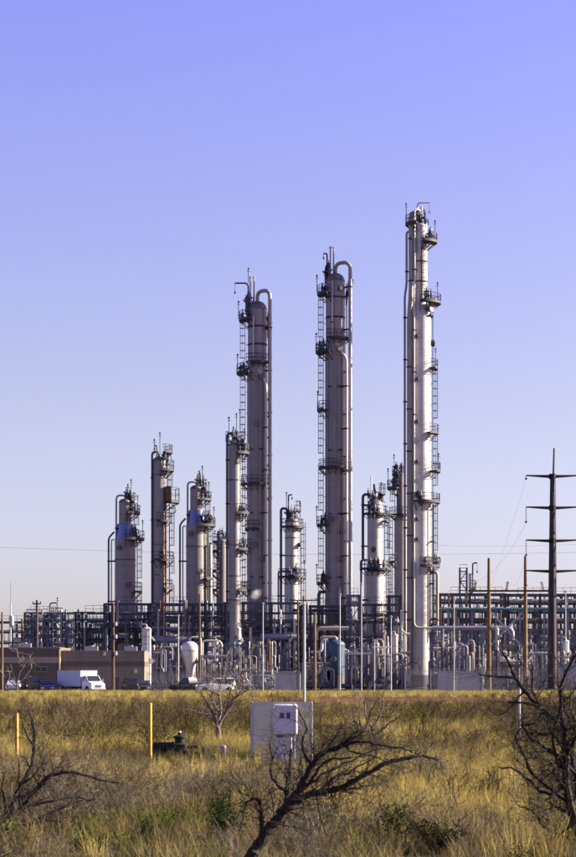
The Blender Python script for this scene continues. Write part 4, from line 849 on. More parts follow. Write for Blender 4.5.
Yt = 249; tr = thing('box_truck', 'white box truck facing right with its long side in shade', 'truck', (X(88, Yt), Yt, 0), R(-56), 'cars parked along the plant front'); del tr['group']
b = MB(); b.bbox(-5.6, .2, -1.15, 1.15, .75, 2.62, .04); b.build('cargo_box', M['boxwhite'], tr)
for z in (.74, 2.6): b = MB(); b.box(-5.62, .22, -1.17, 1.17, z - .04, z + .06); b.build('box_rail', M['galv'], tr)
b = MB(); b.box(-5.3, 2.0, -.45, .45, .5, .72); b.build('chassis', M['pipe_dark'], tr)
cab_ = loft([(.3, [(-.98, .45), (.98, .45), (.98, 1.4), (.88, 2.0), (-.88, 2.0), (-.98, 1.4)]), (1.1, [(-1, .4), (1, .4), (1, 1.35), (.86, 2.02), (-.86, 2.02), (-1, 1.35)]), (1.75, [(-1, .4), (1, .4), (.98, 1.25), (.9, 1.34), (-.9, 1.34), (-.98, 1.25)]), (2.5, [(-.92, .45), (.92, .45), (.9, 1.05), (.8, 1.14), (-.8, 1.14), (-.9, 1.05)])]); cab_.build('cab', M['carwhite'], tr)
b = MB(); b.add([(1.77, -.8, 1.38), (1.77, .8, 1.38), (1.16, .76, 1.98), (1.16, -.76, 1.98)], [(0, 1, 2, 3)]); b.v = [(x + .02, y, z + .02) for x, y, z in b.v]; b.build('windscreen', M['glass'], tr, smooth=False)
for s_ in (-1, 1):
    b = MB(); b.add([(.5, s_ * .995, 1.4), (1.55, s_ * .995, 1.38), (1.1, s_ * .89, 1.92), (.5, s_ * .9, 1.92)], [(0, 1, 2, 3) if s_ < 0 else (3, 2, 1, 0)]); b.build('side_window', M['glass'], tr, smooth=False)
    b = MB(); b.box(2.42, 2.53, s_ * .68 - .16, s_ * .68 + .16, .72, .95); b.build('headlight', M['lamp'], tr)
    b = MB(); b.box(1.45, 1.55, s_ * 1.2 - .1, s_ * 1.2 + .1, 1.3, 1.65); b.beam((1.5, s_ * .95, 1.4), (1.5, s_ * 1.2, 1.45), .04); b.build('mirror', M['pipe_dark'], tr)
b = MB(); b.box(2.5, 2.53, -.42, .42, .62, .95); b.build('grille', M['pipe_dark'], tr)
b = MB(); b.bbox(2.45, 2.65, -.98, .98, .38, .58, .03); b.build('bumper', M['rim'], tr)
for x in (-4.2, 1.6):
    for y in (-.9, .9): wheel(tr, x, y, .42, .3)

# ---------------------------------------------------------------- fence
def fence(label, x0, x1, Y, h, pitch=3.0):
    root = thing('chain_link_fence', label, 'fence', (X((x0 + x1) / 2, Y), Y, 0)); a, c = X(x0, Y) - root.location.x, X(x1, Y) - root.location.x; n = int((c - a) / pitch)
    pb = MB(); pb.tube([(0, 0, -.2), (0, 0, h)], .045, 6); pb.tube([(0, 0, h), (0, -.25, h + .3)], .03, 5); pm = pb.mesh('post', M['galv'])
    for i in range(n + 1): link('post', pm, root, (a + (c - a) * i / n, 0, 0))
    for z in (h - .05, .15): b = MB(); b.tube([(a, 0, z), (c, 0, z)], .03, 5); b.build('rail', M['galv'], root)
    b = MB()
    for k, (y, z) in enumerate(((-.08, h + .1), (-.16, h + .2), (-.25, h + .3))): b.tube([(a, y, z), (c, y, z)], .012, 3)
    o = b.build('barbed_wire', M['galv'], root); o['kind'] = 'stuff'
    b = MB(); st = .16; x = a - h
    while x < c:
        for d in (1, -1):
            p, q = (x, .15), (x + h, h - .05)
            xs_ = [max(a, p[0]), min(c, q[0])]
            if xs_[1] > xs_[0]:
                z0, z1 = .15 + (xs_[0] - x) / h * (h - .2), .15 + (xs_[1] - x) / h * (h - .2)
                if d < 0: z0, z1 = h + .1 - z0, h + .1 - z1
                b.tube([(xs_[0], .02, z0), (xs_[1], .02, z1)], .006, 3, False)
        x += st
    o = b.build('wire_mesh', M['galv'], root); o['kind'] = 'stuff'
fence('chain link fence along the plant front at right', 405, 610, 258, 2.6)
fence('chain link fence along the plant front left of the white pole', 147, 300, 259, 2.2)

# ---------------------------------------------------------------- steam puff
def steam():
    m = bpy.data.materials.new('white_steam'); m.use_nodes = True; n, l = m.node_tree.nodes, m.node_tree.links
    n.remove(n['Principled BSDF']); v = n.new('ShaderNodeVolumePrincipled'); v.inputs['Color'].default_value = (.97, .97, 1, 1)
    tc = n.new('ShaderNodeTexCoord'); no = n.new('ShaderNodeTexNoise'); no.inputs['Scale'].default_value = 1.1; no.inputs['Detail'].default_value = 4; l.new(tc.outputs['Object'], no.inputs['Vector'])
    ln = n.new('ShaderNodeVectorMath'); ln.operation = 'LENGTH'; mp = n.new('ShaderNodeMapping'); mp.inputs['Scale'].default_value = (.52, .52, .52); l.new(tc.outputs['Object'], mp.inputs[0]); l.new(mp.outputs[0], ln.inputs[0])
    a = n.new('ShaderNodeMath'); a.operation = 'SUBTRACT'; l.new(no.outputs[0], a.inputs[0]); b_ = n.new('ShaderNodeMath'); b_.operation = 'MULTIPLY'; l.new(ln.outputs['Value'], b_.inputs[0]); b_.inputs[1].default_value = .85; l.new(b_.outputs[0], a.inputs[1])
    c = n.new('ShaderNodeMapRange'); c.inputs[1].default_value = .05; c.inputs[2].default_value = .4; c.inputs[4].default_value = 1.1; l.new(a.outputs[0], c.inputs[0]); l.new(c.outputs[0], v.inputs['Density'])
    l.new(v.outputs[0], n['Material Output'].inputs['Volume'])
    b = MB(); k = [R(a_) for a_ in range(-85, 90, 17)]; b.lathe([(1.9 * math.cos(a_), 1.9 * math.sin(a_)) for a_ in k], 16)
    o = b.build('steam_puff', m, None, P(255.5, 594, 287.3)); o.scale = (.85, .5, .62); o.rotation_euler = (0, R(-25), 0); tag(o, 'small white puff of steam before the tall left tower foot', 'steam')
steam()

# ---------------------------------------------------------------- field things
Yc = 49.; cb = thing('instrument_cabinet', 'pale grey sheet metal instrument cabinet standing in the dry grass', 'cabinet', (X(281.5, Yc), Yc, gz(0, Yc))); g0 = gz(0, Yc); cx_ = lambda p: X(p, Yc) - X(281.5, Yc); cz = lambda p: Z(p, Yc) - g0
b = MB(); b.bbox(cx_(252.8), cx_(311.2), 0, .04, cz(763), cz(702.5), .006); b.build('back_panel', M['stainless'], cb)
for px in (252, 311.3): b = MB(); b.bbox(cx_(px) - .03, cx_(px) + .03, -.03, .05, -.1, cz(701.7), .006); b.build('post', M['whitepost'], cb)
for py in (702.6, 762.5): b = MB(); b.box(cx_(253.4), cx_(310.5), -.025, -.002, cz(py) - .02, cz(py) + .02); b.build('cross_rail', M['stainless'], cb)
b = MB(); b.bbox(cx_(273), cx_(297.5), -.22, -.002, cz(735), cz(704), .03); o = b.build('upper_enclosure', M['boxgrey'], cb)
b = MB(); b.box(cx_(274.5), cx_(296), -.228, -.221, cz(733.5), cz(705.5)); b.build('door', M['boxgrey'], o)
b = MB(); b.box(cx_(279.5), cx_(291.5), -.24, -.229, cz(718.5), cz(712)); b.build('meter', M['boxwhite'], o)
for a, c in ((279.9, 284), (286.6, 290.2)): b = MB(); b.box(cx_(a), cx_(c), -.243, -.2405, cz(718), cz(712.6)); b.build('display', M['display'], o)
for py in (708, 731): b = MB(); b.tube([(cx_(273.6), -.235, cz(py) - .04), (cx_(273.6), -.235, cz(py) + .04)], .012, 6); b.build('hinge', M['galv'], o)
b = MB(); b.tube([(cx_(295), -.229, cz(721)), (cx_(295), -.255, cz(721))], .018, 8); b.build('latch', M['pipe_dark'], o)
for px in (254.6, 309.8):
    for py in (705, 724, 743, 760): b = MB(); b.tube([(cx_(px), 0, cz(py)), (cx_(px), -.034, cz(py))], .012, 6); b.build('bolt', M['galv'], cb)
b = MB(); b.bbox(cx_(275.5), cx_(292), -.14, -.002, cz(761), cz(737), .012); o = b.build('lower_enclosure', M['boxgrey'], cb); b = MB(); b.box(cx_(290), cx_(290.8), -.16, -.141, cz(752), cz(745)); b.build('handle', M['galv'], o)
b = MB(); b.box(cx_(277), cx_(283), -.15, -.01, cz(736.9), cz(735.2)); b.build('cable_gland', M['pipe_dark'], cb)
b = MB(); b.box(cx_(299.3), cx_(309.5), -.03, -.003, cz(757), cz(707)); b.build('side_sheet', M['mirror'], cb)
b = MB(); b.tube(arc([(cx_(294.6), -.08, cz(735)), (cx_(294.6), -.08, cz(768)), (cx_(294.6), .1, cz(771))], .05), .018, 6); b.build('conduit', M['galv'], cb)
b = MB(); b.box(cx_(255), cx_(271), -.02, -.003, cz(760), cz(742)); b.build('notice_plate', M['mirror'], cb)
GY = 'yellow marker posts in the grass'
for px, Y, tp, lab in ((150.2, 51, 703, 'yellow marker post beside the dark green valve'), (16.8, 50, 713, 'yellow marker post in the grass at far left')):
    g0 = gz(X(px, Y), Y); rt = thing('marker_post', lab, 'post', (X(px, Y), Y, g0), group=GY); h = Z(tp, Y) - g0
    b = MB(); b.tube([(0, 0, -.2), (0, 0, h - .02), (0, 0, h)], [.045, .045, .036], 10); b.build('shaft', M['yellow'], rt)
    b = MB(); b.lathe([(.047, .15), (.05, .16), (.05, .2), (.047, .21)], 10); b.build('collar', M['yellow'], rt)
Yv = 50.; g0 = gz(X(178, Yv), Yv); vr = thing('pipeline_valve', 'dark green pipeline valve with side actuator in the grass', 'valve', (X(180, Yv), Yv, g0)); vx = lambda p: X(p, Yv) - X(180, Yv); vz = lambda p: Z(p, Yv) - g0
b = MB(); b.lathe([(.02, vx(152.5)), (.09, vx(153)), (.13, vx(154)), (.13, vx(156)), (.115, vx(156.2)), (.115, vx(171.5)), (.135, vx(172)), (.135, vx(174))], 16, (0, vz(747)), axis='x'); b.build('actuator', M['valvegreen'], vr)
b = MB(); b.bbox(vx(174), vx(187), -.16, .16, vz(757), vz(743), .03); b.lathe([(.12, vz(743)), (.12, vz(738.5)), (.16, vz(738)), (.16, vz(736)), (.05, vz(735)), (.05, vz(732.5))], 14); b.build('gear_housing', M['valvegreen'], vr)
b = MB(); b.lathe([(.03, vz(735)), (.03, vz(731))], 8); b.build('position_indicator', M['lamp'], vr)
b = MB(); b.tube([(vx(187), 0, vz(747)), (vx(197.5), 0, vz(747))], .035, 8); b.lathe([(.06, vx(196)), (.06, vx(198))], 10, (0, vz(747)), axis='x'); b.build('stem', M['valvegreen'], vr)
b = MB(); b.lathe([(.1, vz(757)), (.12, vz(762)), (.25, vz(766)), (.25, -.1)], 16); b.build('valve_body', M['valvegreen'], vr)
for xa_, xb_ in ((153, 174), (187, 206)):
    b = MB(); r_ = .15; b.lathe([(r_, vx(xa_)), (r_, vx(xb_))], 14, (0, .12), axis='x')
    for q in (.15, .35, .8, .92): x = vx(xa_) + (vx(xb_) - vx(xa_)) * q; b.lathe([(.25, x - .02), (.25, x + .02)], 16, (0, .14), axis='x')
    b.build('flanged_pipe', M['valvegreen'], vr)
Y2 = 52.; g0 = gz(X(224, Y2), Y2); vp = thing('vent_pipe', 'small grey capped vent pipe in the grass right of the valve', 'vent pipe', (X(224.5, Y2), Y2, g0))
b = MB(); b.tube(arc([(0, 0, -.1), (0, 0, .32), (-.12, -.02, .32), (-.12, -.02, .2)], .08), .045, 8); b.build('pipe', M['galv'], vp); b = MB(); b.lathe([(.06, .18), (.06, .22)], 10, (-.12, -.02)); b.build('flange', M['pipe_dark'], vp)

# ---------------------------------------------------------------- trees and shrubs
def smooth(pts, k=4):                # Catmull-Rom through points
    P_ = [Vector(p) for p in pts]; out = []
    for i in range(len(P_) - 1):
        p0, p1, p2, p3 = P_[max(i - 1, 0)], P_[i], P_[i + 1], P_[min(i + 2, len(P_) - 1)]
        for j in range(k):
            t_ = j / k; out.append(.5 * ((2 * p1) + (p2 - p0) * t_ + (2 * p0 - 5 * p1 + 4 * p2 - p3) * t_ ** 2 + (3 * p1 - p0 - 3 * p2 + p3) * t_ ** 3))
    return out + [P_[-1]]
def twig(b, p, d, L, r, depth, rr, up=.15, n=3):
    pts = [p]; q = p.copy(); d = d.normalized(); k = 5 if depth > 0 else 4
    for i in range(k):
        d = (d + Vector((rr.gauss(0, .22), rr.gauss(0, .22), rr.gauss(0, .2) + up * .3))).normalized(); q = q + d * L / k; pts.append(q.copy())
    b.tube(pts, [r * (1 - .75 * i / k) for i in range(k + 1)], n, False)
    if depth > 0:
        for i in range(1, k + 1):
            for _ in range(rr.choice((1, 1, 2))):
                s_ = Vector((rr.gauss(0, 1), rr.gauss(0, 1), rr.gauss(.1, .8))).normalized(); dd = ((pts[i] - pts[i - 1]).normalized() * .7 + s_ * .8)
                twig(b, pts[i], dd, L * rr.uniform(.35, .65), r * .6, depth - 1, rr, up, 3)
def bare_tree(label, limbs, Y, seed, m='bark', twl=.5, twn=.16, twd=1, cat='tree', name='mesquite_tree', grp=None):
    """limbs: list of ([(px,py)...], r0_px, r1_px); the first one is the trunk. Every limb drifts in depth by its own amount."""
    rr = random.Random(seed); s = Y / F; base = P(*limbs[0][0][0], Y); bz_ = gz(base.x, Y); root = thing(name, label, cat, (base.x, Y, bz_), group=grp); O = Vector((base.x, Y, bz_)); made = []; tb = MB()
    for li, (pp, r0, r1) in enumerate(limbs):
        st = P(*pp[0], Y); dy0 = 0
        if made: 
            dy0 = min(((Vector((q.x - st.x, 0, q.z - st.z)).length, q.y) for q in made))[1] - Y
        drift = rr.choice((-1, 1)) * rr.uniform(.15, .45) if li else .05; n = len(pp)
        wp = [Vector((X(p[0], Y), Y + dy0 + drift * (i / max(1, n - 1)) ** 1.2, Z(p[1], Y))) for i, p in enumerate(pp)]
        if li == 0: wp[0].z = min(wp[0].z, bz_ - .1)
        q = smooth(wp); m_ = len(q); q = [v + Vector((rr.gauss(0, 1), rr.gauss(0, 1), rr.gauss(0, 1))) * (.006 if 0 < i < m_ - 1 else 0) for i, v in enumerate(q)]
        rad = [(r0 + (r1 - r0) * i / (m_ - 1)) * s * (1 + .12 * math.sin(i * 2.1 + li)) for i in range(m_)]
        b = MB(); b.tube([v - O for v in q], rad, 7); b.build('trunk' if li == 0 else 'branch', M[m], root); made += q
        acc = 0
        for i in range(1, m_):
            seg = (q[i] - q[i - 1]).length; acc += seg
            if (li or i > m_ * .5) and acc > twn * rr.uniform(.5, 1.6):
                acc = 0
                for _ in range(rr.choice((1, 2))):
                    sd_ = Vector((rr.gauss(0, 1), rr.gauss(0, 1), rr.gauss(.25, .8))); twig(tb, q[i] - O, (q[i] - q[i - 1]).normalized() * .9 + sd_.normalized(), twl * rr.uniform(.3, 1.15), min(.009, max(.003, rad[i] * .3)) * Y / 24, twd, rr)
    o = tb.build('twigs', M[m], root); o['kind'] = 'stuff'
    return root
GT = 'bare mesquite trees in the foreground'
bare_tree('bare dark tree reaching in from the left edge with a long arching branch', [
    ([(-8, 842), (-2, 832), (5, 820), (15, 798), (24, 781)], 4.6, 2.6), ([(24, 781), (31, 764), (33.5, 742), (31, 724), (26.5, 712)], 2.6, .8),
    ([(2, 824), (18, 812), (30, 797), (44, 780), (57, 774), (76, 773), (96, 780), (118, 783)], 3.2, .8), ([(104, 782), (111, 796), (120, 816)], .9, .4),
    ([(26, 806), (45, 803), (66, 799), (80, 796), (89, 789)], 1.8, .6), ([(76, 798), (86, 801), (95, 799)], .9, .5), ([(-2, 838), (14, 828), (34, 822), (55, 811), (80, 802)], 3, .7),
    ([(18, 792), (18, 775), (16, 758)], 1.2, .5), ([(30, 797), (40, 788), (54, 785), (58, 776)], 1.6, .5), ([(24, 812), (20, 800), (24, 790)], 1.6, .8), ([(22, 784), (34, 776), (44, 765)], 1.2, .5), ([(-4, 838), (-14, 800), (-10, 770)], 3, 1), ([(4, 822), (6, 804), (3, 788), (8, 770)], 1.8, .5), ([(33, 748), (26, 735), (22, 722)], 1, .4), ([(12, 806), (22, 797), (34, 790), (48, 778), (60, 762)], 1.8, .5), ([(44, 781), (40, 768), (45, 752)], 1, .4), ([(8, 828), (28, 826), (46, 820), (62, 822)], 1.6, .5)], 26.4, 1, 'bark', .36, .09, 1, grp=GT)
bare_tree('bare dark tree with thick forked limbs in front of the grey cabinet', [
    ([(236, 897), (246, 868), (256, 848), (266, 833), (276, 820), (286, 808)], 6.6, 4.4), ([(286, 808), (287, 792), (290, 773), (291, 752)], 3.4, 1.8), ([(287, 795), (278, 786), (271, 776), (272, 760), (269, 745)], 1.9, .9),
    ([(285, 809), (299, 791), (309, 771), (324, 753), (342, 745), (357, 731)], 4.4, 2), ([(290, 804), (311, 795), (336, 790), (356, 780), (376, 769), (396, 762), (418, 757), (440, 761)], 4, 1.2),
    ([(258, 845), (262, 826), (261, 808), (257, 798), (248, 800), (243, 815), (241, 828)], 2.8, .6), ([(300, 790), (312, 780), (320, 765), (334, 758), (350, 756)], 2.2, .8), ([(313, 767), (305, 755), (302, 740), (306, 728), (301, 715), (293, 703)], 1.4, .5),
    ([(342, 746), (362, 741), (385, 745), (410, 750)], 2, .7), ([(352, 734), (366, 728), (371, 712), (380, 698)], 1.8, .7), ([(330, 791), (352, 790), (376, 786), (392, 790)], 1.5, .5), ([(320, 793), (333, 778), (352, 772), (372, 760)], 1.6, .6),
    ([(316, 794), (320, 815), (327, 838)], 1.2, .5), ([(303, 792), (303, 812), (296, 826)], 1, .4), ([(296, 798), (305, 775), (316, 758), (330, 748)], 1.6, .6), ([(299, 792), (322, 776), (345, 764), (372, 752), (392, 750)], 1.8, .5), ([(325, 753), (335, 738), (342, 722)], 1.2, .4), ([(345, 746), (352, 752), (375, 756), (402, 768)], 1.4, .4)], 20.6, 2, 'bark', .45, .045, 1, grp=GT)
bare_tree('bare twisted dark tree filling the lower right corner', [
    ([(588, 868), (581, 845), (573, 815), (566, 785), (567, 757), (565, 738)], 5.2, 3.2), ([(565, 738), (552, 717), (539, 706), (525, 690), (515, 674), (508, 657), (504, 650)], 3, 1.0), ([(517, 677), (500, 677), (484, 675)], 1.6, .6),
    ([(553, 718), (542, 708), (527, 703), (506, 702)], 2.2, .8), ([(566, 742), (562, 715), (560, 690), (566, 668), (577, 650), (584, 640)], 2.4, 1), ([(566, 800), (548, 787), (532, 774), (522, 756), (513, 738)], 3, .9),
    ([(565, 782), (562, 760), (545, 748), (531, 738), (524, 725)], 2.8, .9), ([(566, 757), (574, 740), (582, 720)], 2.6, 1.4), ([(573, 832), (556, 850), (538, 843), (521, 846), (503, 864)], 2.4, .8), ([(563, 795), (545, 793), (530, 782), (516, 770), (500, 768)], 2, .6),
    ([(554, 848), (540, 858), (520, 866)], 1.6, .7), ([(569, 815), (580, 790), (590, 770)], 3, 1.2), ([(546, 711), (536, 722), (523, 728), (516, 742)], 1.6, .6), ([(560, 770), (552, 745), (553, 725), (558, 705)], 1.8, .7), ([(540, 707), (532, 690), (530, 672), (526, 660)], 1.4, .5), ([(570, 815), (556, 805), (545, 812), (530, 808)], 1.8, .6), ([(566, 790), (555, 775), (548, 760), (538, 757)], 1.8, .6), ([(567, 750), (577, 728), (573, 705), (580, 690)], 2.2, .8), ([(573, 820), (562, 832), (548, 830), (538, 820)], 1.6, .5), ([(560, 728), (548, 735), (536, 733), (528, 745)], 1.5, .5), ([(588, 866), (586, 830), (580, 800), (578, 770), (571, 745)], 3.6, 1.8), ([(578, 775), (568, 765), (556, 763), (541, 768)], 1.8, .5), ([(566, 783), (556, 792), (541, 800), (527, 797)], 1.8, .5), ([(575, 845), (560, 838), (544, 826), (534, 812), (520, 806)], 2.2, .6), ([(571, 750), (563, 728), (565, 705), (557, 685)], 1.8, .6), ([(526, 691), (519, 700), (510, 712), (500, 716)], 1.2, .4), ([(567, 760), (558, 742), (546, 728), (545, 712)], 1.6, .5)], 24.3, 3, 'bark', .48, .05, 1, grp=GT)
bare_tree('small bare sunlit tree left of the cabinet with dark stump', [
    ([(218, 748), (218.5, 735), (217.5, 726)], 3.2, 2), ([(217.5, 727), (212, 712), (205, 700), (198, 688)], 1.5, .4), ([(217.5, 726), (221, 708), (219, 692), (223, 676)], 1.5, .4), ([(218, 726), (228, 709), (236, 698), (247, 690)], 1.5, .4),
    ([(220, 714), (213, 700), (212, 684)], .9, .3), ([(226, 712), (230, 695), (234, 680)], .9, .3), ([(216, 722), (207, 716), (198, 709)], .9, .3)], 62, 4, 'bark_pale', .8, .3, 1, grp=None)
bare_tree('pale bare shrub with upright twigs behind the forked tree', [
    ([(377, 752), (375, 740), (372, 728)], 2, 1.4), ([(372, 728), (366, 716), (365, 702), (370, 690)], 1.2, .4), ([(372, 728), (380, 715), (383, 702), (378, 690)], 1.2, .4), ([(374, 735), (388, 724), (400, 716)], 1, .4), ([(374, 736), (360, 726), (350, 718)], 1, .4)], 57, 5, 'bark_pale', .6, .3, 1, 'shrub', 'bare_shrub')
bare_tree('pale bare bush before the left part of the tan building', [
    ([(17, 692), (17, 686), (16, 680)], 1, .8), ([(16, 682), (12, 672), (10, 664)], .6, .25), ([(17, 683), (20, 672), (19, 662)], .6, .25), ([(17, 685), (26, 676), (31, 668)], .6, .25), ([(16, 686), (6, 678), (2, 672)], .6, .25)], 232, 6, 'bark_pale', 2.2, .8, 1, 'shrub', 'bare_shrub')
bare_tree('pale bare bush before the white suv', [
    ([(236, 694), (236, 688), (237, 682)], 1, .8), ([(237, 684), (230, 672), (226, 664)], .6, .25), ([(237, 683), (243, 670), (248, 658)], .6, .25), ([(236, 686), (247, 678), (254, 672)], .6, .25), ([(236, 687), (226, 680), (219, 676)], .6, .25)], 224, 7, 'bark_pale', 2.0, .8, 1, 'shrub', 'bare_shrub')

def leaf_shrub(label, px, Y, h, wd, seed, m, nleaf=1000, grp='leafy green shrubs in the foreground'):
    rr = random.Random(seed); g0 = gz(X(px, Y), Y); root = thing('green_shrub', label, 'shrub', (X(px, Y), Y, g0), group=grp); st = MB(); lf = MB()
    for k in range(18):
        a = rr.uniform(0, 6.28); tp = Vector((math.cos(a) * wd * rr.uniform(.1, .95), math.sin(a) * wd * rr.uniform(.1, .95), h * rr.uniform(.3, 1.1))); md = tp * .5 + Vector((rr.gauss(0, .05), rr.gauss(0, .05), h * .08))
        pts = smooth([(0, 0, -.05), md, tp]); st.tube(pts, [.012 * (1 - .7 * i / (len(pts) - 1)) for i in range(len(pts))], 4, False)
        for i in range(int(nleaf // 18 * rr.choice((.3, .8, 1.4)))):
            u = rr.uniform(.25, 1.0); p = pts[min(len(pts) - 1, int(u * (len(pts) - 1)))] + Vector((rr.gauss(0, .05), rr.gauss(0, .05), rr.gauss(0, .05))) * (.4 + wd)
            if p.z < .02: p.z = .03
            d = Vector((rr.gauss(0, 1), rr.gauss(0, 1), rr.gauss(.3, .6))).normalized(); sd_ = d.cross(Vector((rr.gauss(0, 1), rr.gauss(0, 1), rr.gauss(0, 1)))).normalized(); L = rr.uniform(.03, .055); wv = L * .3
            lf.add([p, p + d * L * .5 + sd_ * wv, p + d * L, p + d * L * .5 - sd_ * wv], [(0, 1, 2, 3)])
    st.build('stem', M['bark'], root); o = lf.build('foliage', M[m], root, smooth=False); o['kind'] = 'stuff'
for i, (px, Y, h, wd, lab, m) in enumerate([
    (222, 25.2, .62, .42, 'dark leafy shrub left of the forked bare tree', 'leaf_dark'), (395, 25.4, .55, .34, 'dark green upright shrub right of the forked bare tree', 'leaf_dark'), (440, 24.4, .36, .55, 'low spreading dark shrub at the bottom right of centre', 'leaf_dark'),
    (150, 25.6, .36, .36, 'fresh green low shrub at the bottom left of centre', 'leaf_bright'), (6, 25.0, .32, .3, 'small green shrub in the lower left corner', 'leaf_bright'), (88, 24.6, .2, .4, 'low green weed patch at the bottom left', 'leaf_dark'),
    (318, 26.2, .35, .34, 'small fresh green shrub under the forked bare tree', 'leaf_bright'), (135, 33, .35, .25, 'little green shrub in the brown grass at left', 'leaf_bright'), (545, 46, .7, .6, 'light green shrub behind the twisted bare tree', 'leaf_bright'), (62, 58, .6, .8, 'dark shrub in the brush band at left', 'leaf_dark')]):
    leaf_shrub(lab, px, Y, h, wd, 300 + i, m)

# ---------------------------------------------------------------- grass and brush: masses nobody could count
SRC = {}
def source(key, meshes):
    c = bpy.data.collections.new(key + '_pieces')
    for i, me in enumerate(meshes): c.objects.link(bpy.data.objects.new(key, me))
    SRC[key] = c
def clump(seed, m, n, h, spread, wdt, lean):
    rr = random.Random(seed); b = MB()
    for i in range(n):
        a = rr.uniform(0, 6.28); r = spread * math.sqrt(rr.random()); p = Vector((math.cos(a) * r, math.sin(a) * r, 0)); hh = h * rr.uniform(.45, 1.1); ln = Vector((rr.gauss(0, lean), rr.gauss(0, lean), 0)) + p.normalized() * lean * .5
        f = rr.uniform(0, 3.14); s_ = Vector((math.cos(f), math.sin(f), 0)) * wdt * rr.uniform(.6, 1.3)
        m1 = p + Vector((0, 0, hh * .5)) + ln * hh * .35; tp = p + Vector((0, 0, hh)) + ln * hh * 1.1
        b.add([p - s_, p + s_, m1 + s_ * .8, m1 - s_ * .8, tp], [(0, 1, 2, 3), (3, 2, 4)])
    return b.mesh('grass_tuft', M[m], False)
def bushlet(seed, h, wd, leaf=0, r0=.012):
    rr = random.Random(seed); b = MB()
    for k in range(9):
        a = rr.uniform(0, 6.28); twig(b, Vector((rr.gauss(0, .06), rr.gauss(0, .06), 0)), Vector((math.cos(a) * wd, math.sin(a) * wd, h * rr.uniform(.7, 1.1))), h * rr.uniform(.7, 1.15), r0, 2 if k < 4 else 1, rr, .25)
    return b
source('dry_grass', [clump(i, 'grass', 46, .30, .20, .0034, .38) for i in range(6)])
source('tall_grass', [clump(20 + i, 'grass_gold', 46, .46, .18, .0036, .24) for i in range(5)])
source('green_grass', [clump(40 + i, 'grass_green', 34, .24, .16, .005, .3) for i in range(4)])
source('far_grass', [clump(60 + i, 'grass_gold' if i % 2 else 'grass', 40, .75, .45, .012, .25) for i in range(6)])
bs = [bushlet(80 + i, .95, .7).mesh('brush_bush', M['brush'], False) for i in range(6)]; source('brown_brush', bs)
def leafy(seed):
    rr = random.Random(seed); b = MB()
    for i in range(420):
        a = rr.uniform(0, 6.28); r = .55 * math.sqrt(rr.random()); p = Vector((math.cos(a) * r, math.sin(a) * r, rr.uniform(.05, .8) * (1 - .5 * r))); d = Vector((rr.gauss(0, 1), rr.gauss(0, 1), rr.gauss(0, 1))).normalized(); s_ = d.orthogonal().normalized(); L = rr.uniform(.04, .09)
        b.add([p, p + d * L * .5 + s_ * L * .22, p + d * L, p + d * L * .5 - s_ * L * .22], [(0, 1, 2, 3)])
    return b.mesh('brush_leaves', M['brush_leaf'], False)
source('olive_brush', [leafy(120 + i) for i in range(4)])
def scatter(name, key, pts, scl, seed, tilt=.12):
    rg = np.random.default_rng(seed); n = len(pts); me = bpy.data.meshes.new(name); me.from_pydata([(p[0], p[1], gz(p[0], p[1]) - .02) for p in pts], [], [])
    a = me.attributes.new('rot', 'FLOAT_VECTOR', 'POINT'); rot = np.stack([rg.normal(0, tilt, n), rg.normal(0, tilt, n), rg.uniform(0, 6.28, n)], 1).astype(np.float32); a.data.foreach_set('vector', rot.ravel())
    a = me.attributes.new('scl', 'FLOAT', 'POINT'); a.data.foreach_set('value', (rg.uniform(*scl, n)).astype(np.float32))
    a = me.attributes.new('idx', 'INT', 'POINT'); a.data.foreach_set('value', rg.integers(0, 100, n).astype(np.int32))
    o = link(name, me); o['kind'] = 'stuff'; g = bpy.data.node_groups.new(name + '_scatter', 'GeometryNodeTree')
    g.interface.new_socket('Geometry', in_out='INPUT', socket_type='NodeSocketGeometry'); g.interface.new_socket('Geometry', in_out='OUTPUT', socket_type='NodeSocketGeometry')
    N, L = g.nodes, g.links; gi = N.new('NodeGroupInput'); go_ = N.new('NodeGroupOutput'); ip = N.new('GeometryNodeInstanceOnPoints'); ci = N.new('GeometryNodeCollectionInfo')
    ci.inputs['Collection'].default_value = SRC[key]; ci.inputs['Separate Children'].default_value = True; ci.inputs['Reset Children'].default_value = True
    def attr(nm, ty): q = N.new('GeometryNodeInputNamedAttribute'); q.data_type = ty; q.inputs['Name'].default_value = nm; return q.outputs['Attribute']
    er = N.new('FunctionNodeEulerToRotation'); L.new(attr('rot', 'FLOAT_VECTOR'), er.inputs[0]); L.new(er.outputs[0], ip.inputs['Rotation'])
    L.new(attr('scl', 'FLOAT'), ip.inputs['Scale']); L.new(attr('idx', 'INT'), ip.inputs['Instance Index']); ip.inputs['Pick Instance'].default_value = True
    L.new(gi.outputs[0], ip.inputs['Points']); L.new(ci.outputs[0], ip.inputs['Instance']); L.new(ip.outputs[0], go_.inputs[0])
    md = o.modifiers.new('scatter', 'NODES'); md.node_group = g
    return o
def field(d0, d1, dens, seed, keep):       # random points on the ground of a wedge a little wider than the view
    rg = np.random.default_rng(seed); out = []
    area = .145 * (d1 * d1 - d0 * d0) + 7 * (d1 - d0); n = int(area * dens)
    y = np.sqrt(rg.uniform(d0 * d0, d1 * d1, n)); x = rg.uniform(-1, 1, n) * (.145 * y + 3.5)
    return [(a, b_) for a, b_ in zip(x, y) if rg.random() < keep(a, b_)]
nz = lambda x, y, s, k: mnoise.noise((x * s, y * s * .55, k))
def clear(x, y):
    if 22 < y < 27 and x < -.1 * y + .5: return .75
    return .2 if (41 < y < 49.5 and -1.2 < x < .9) or (43 < y < 51 and -3.6 < x < -1.6) else 1
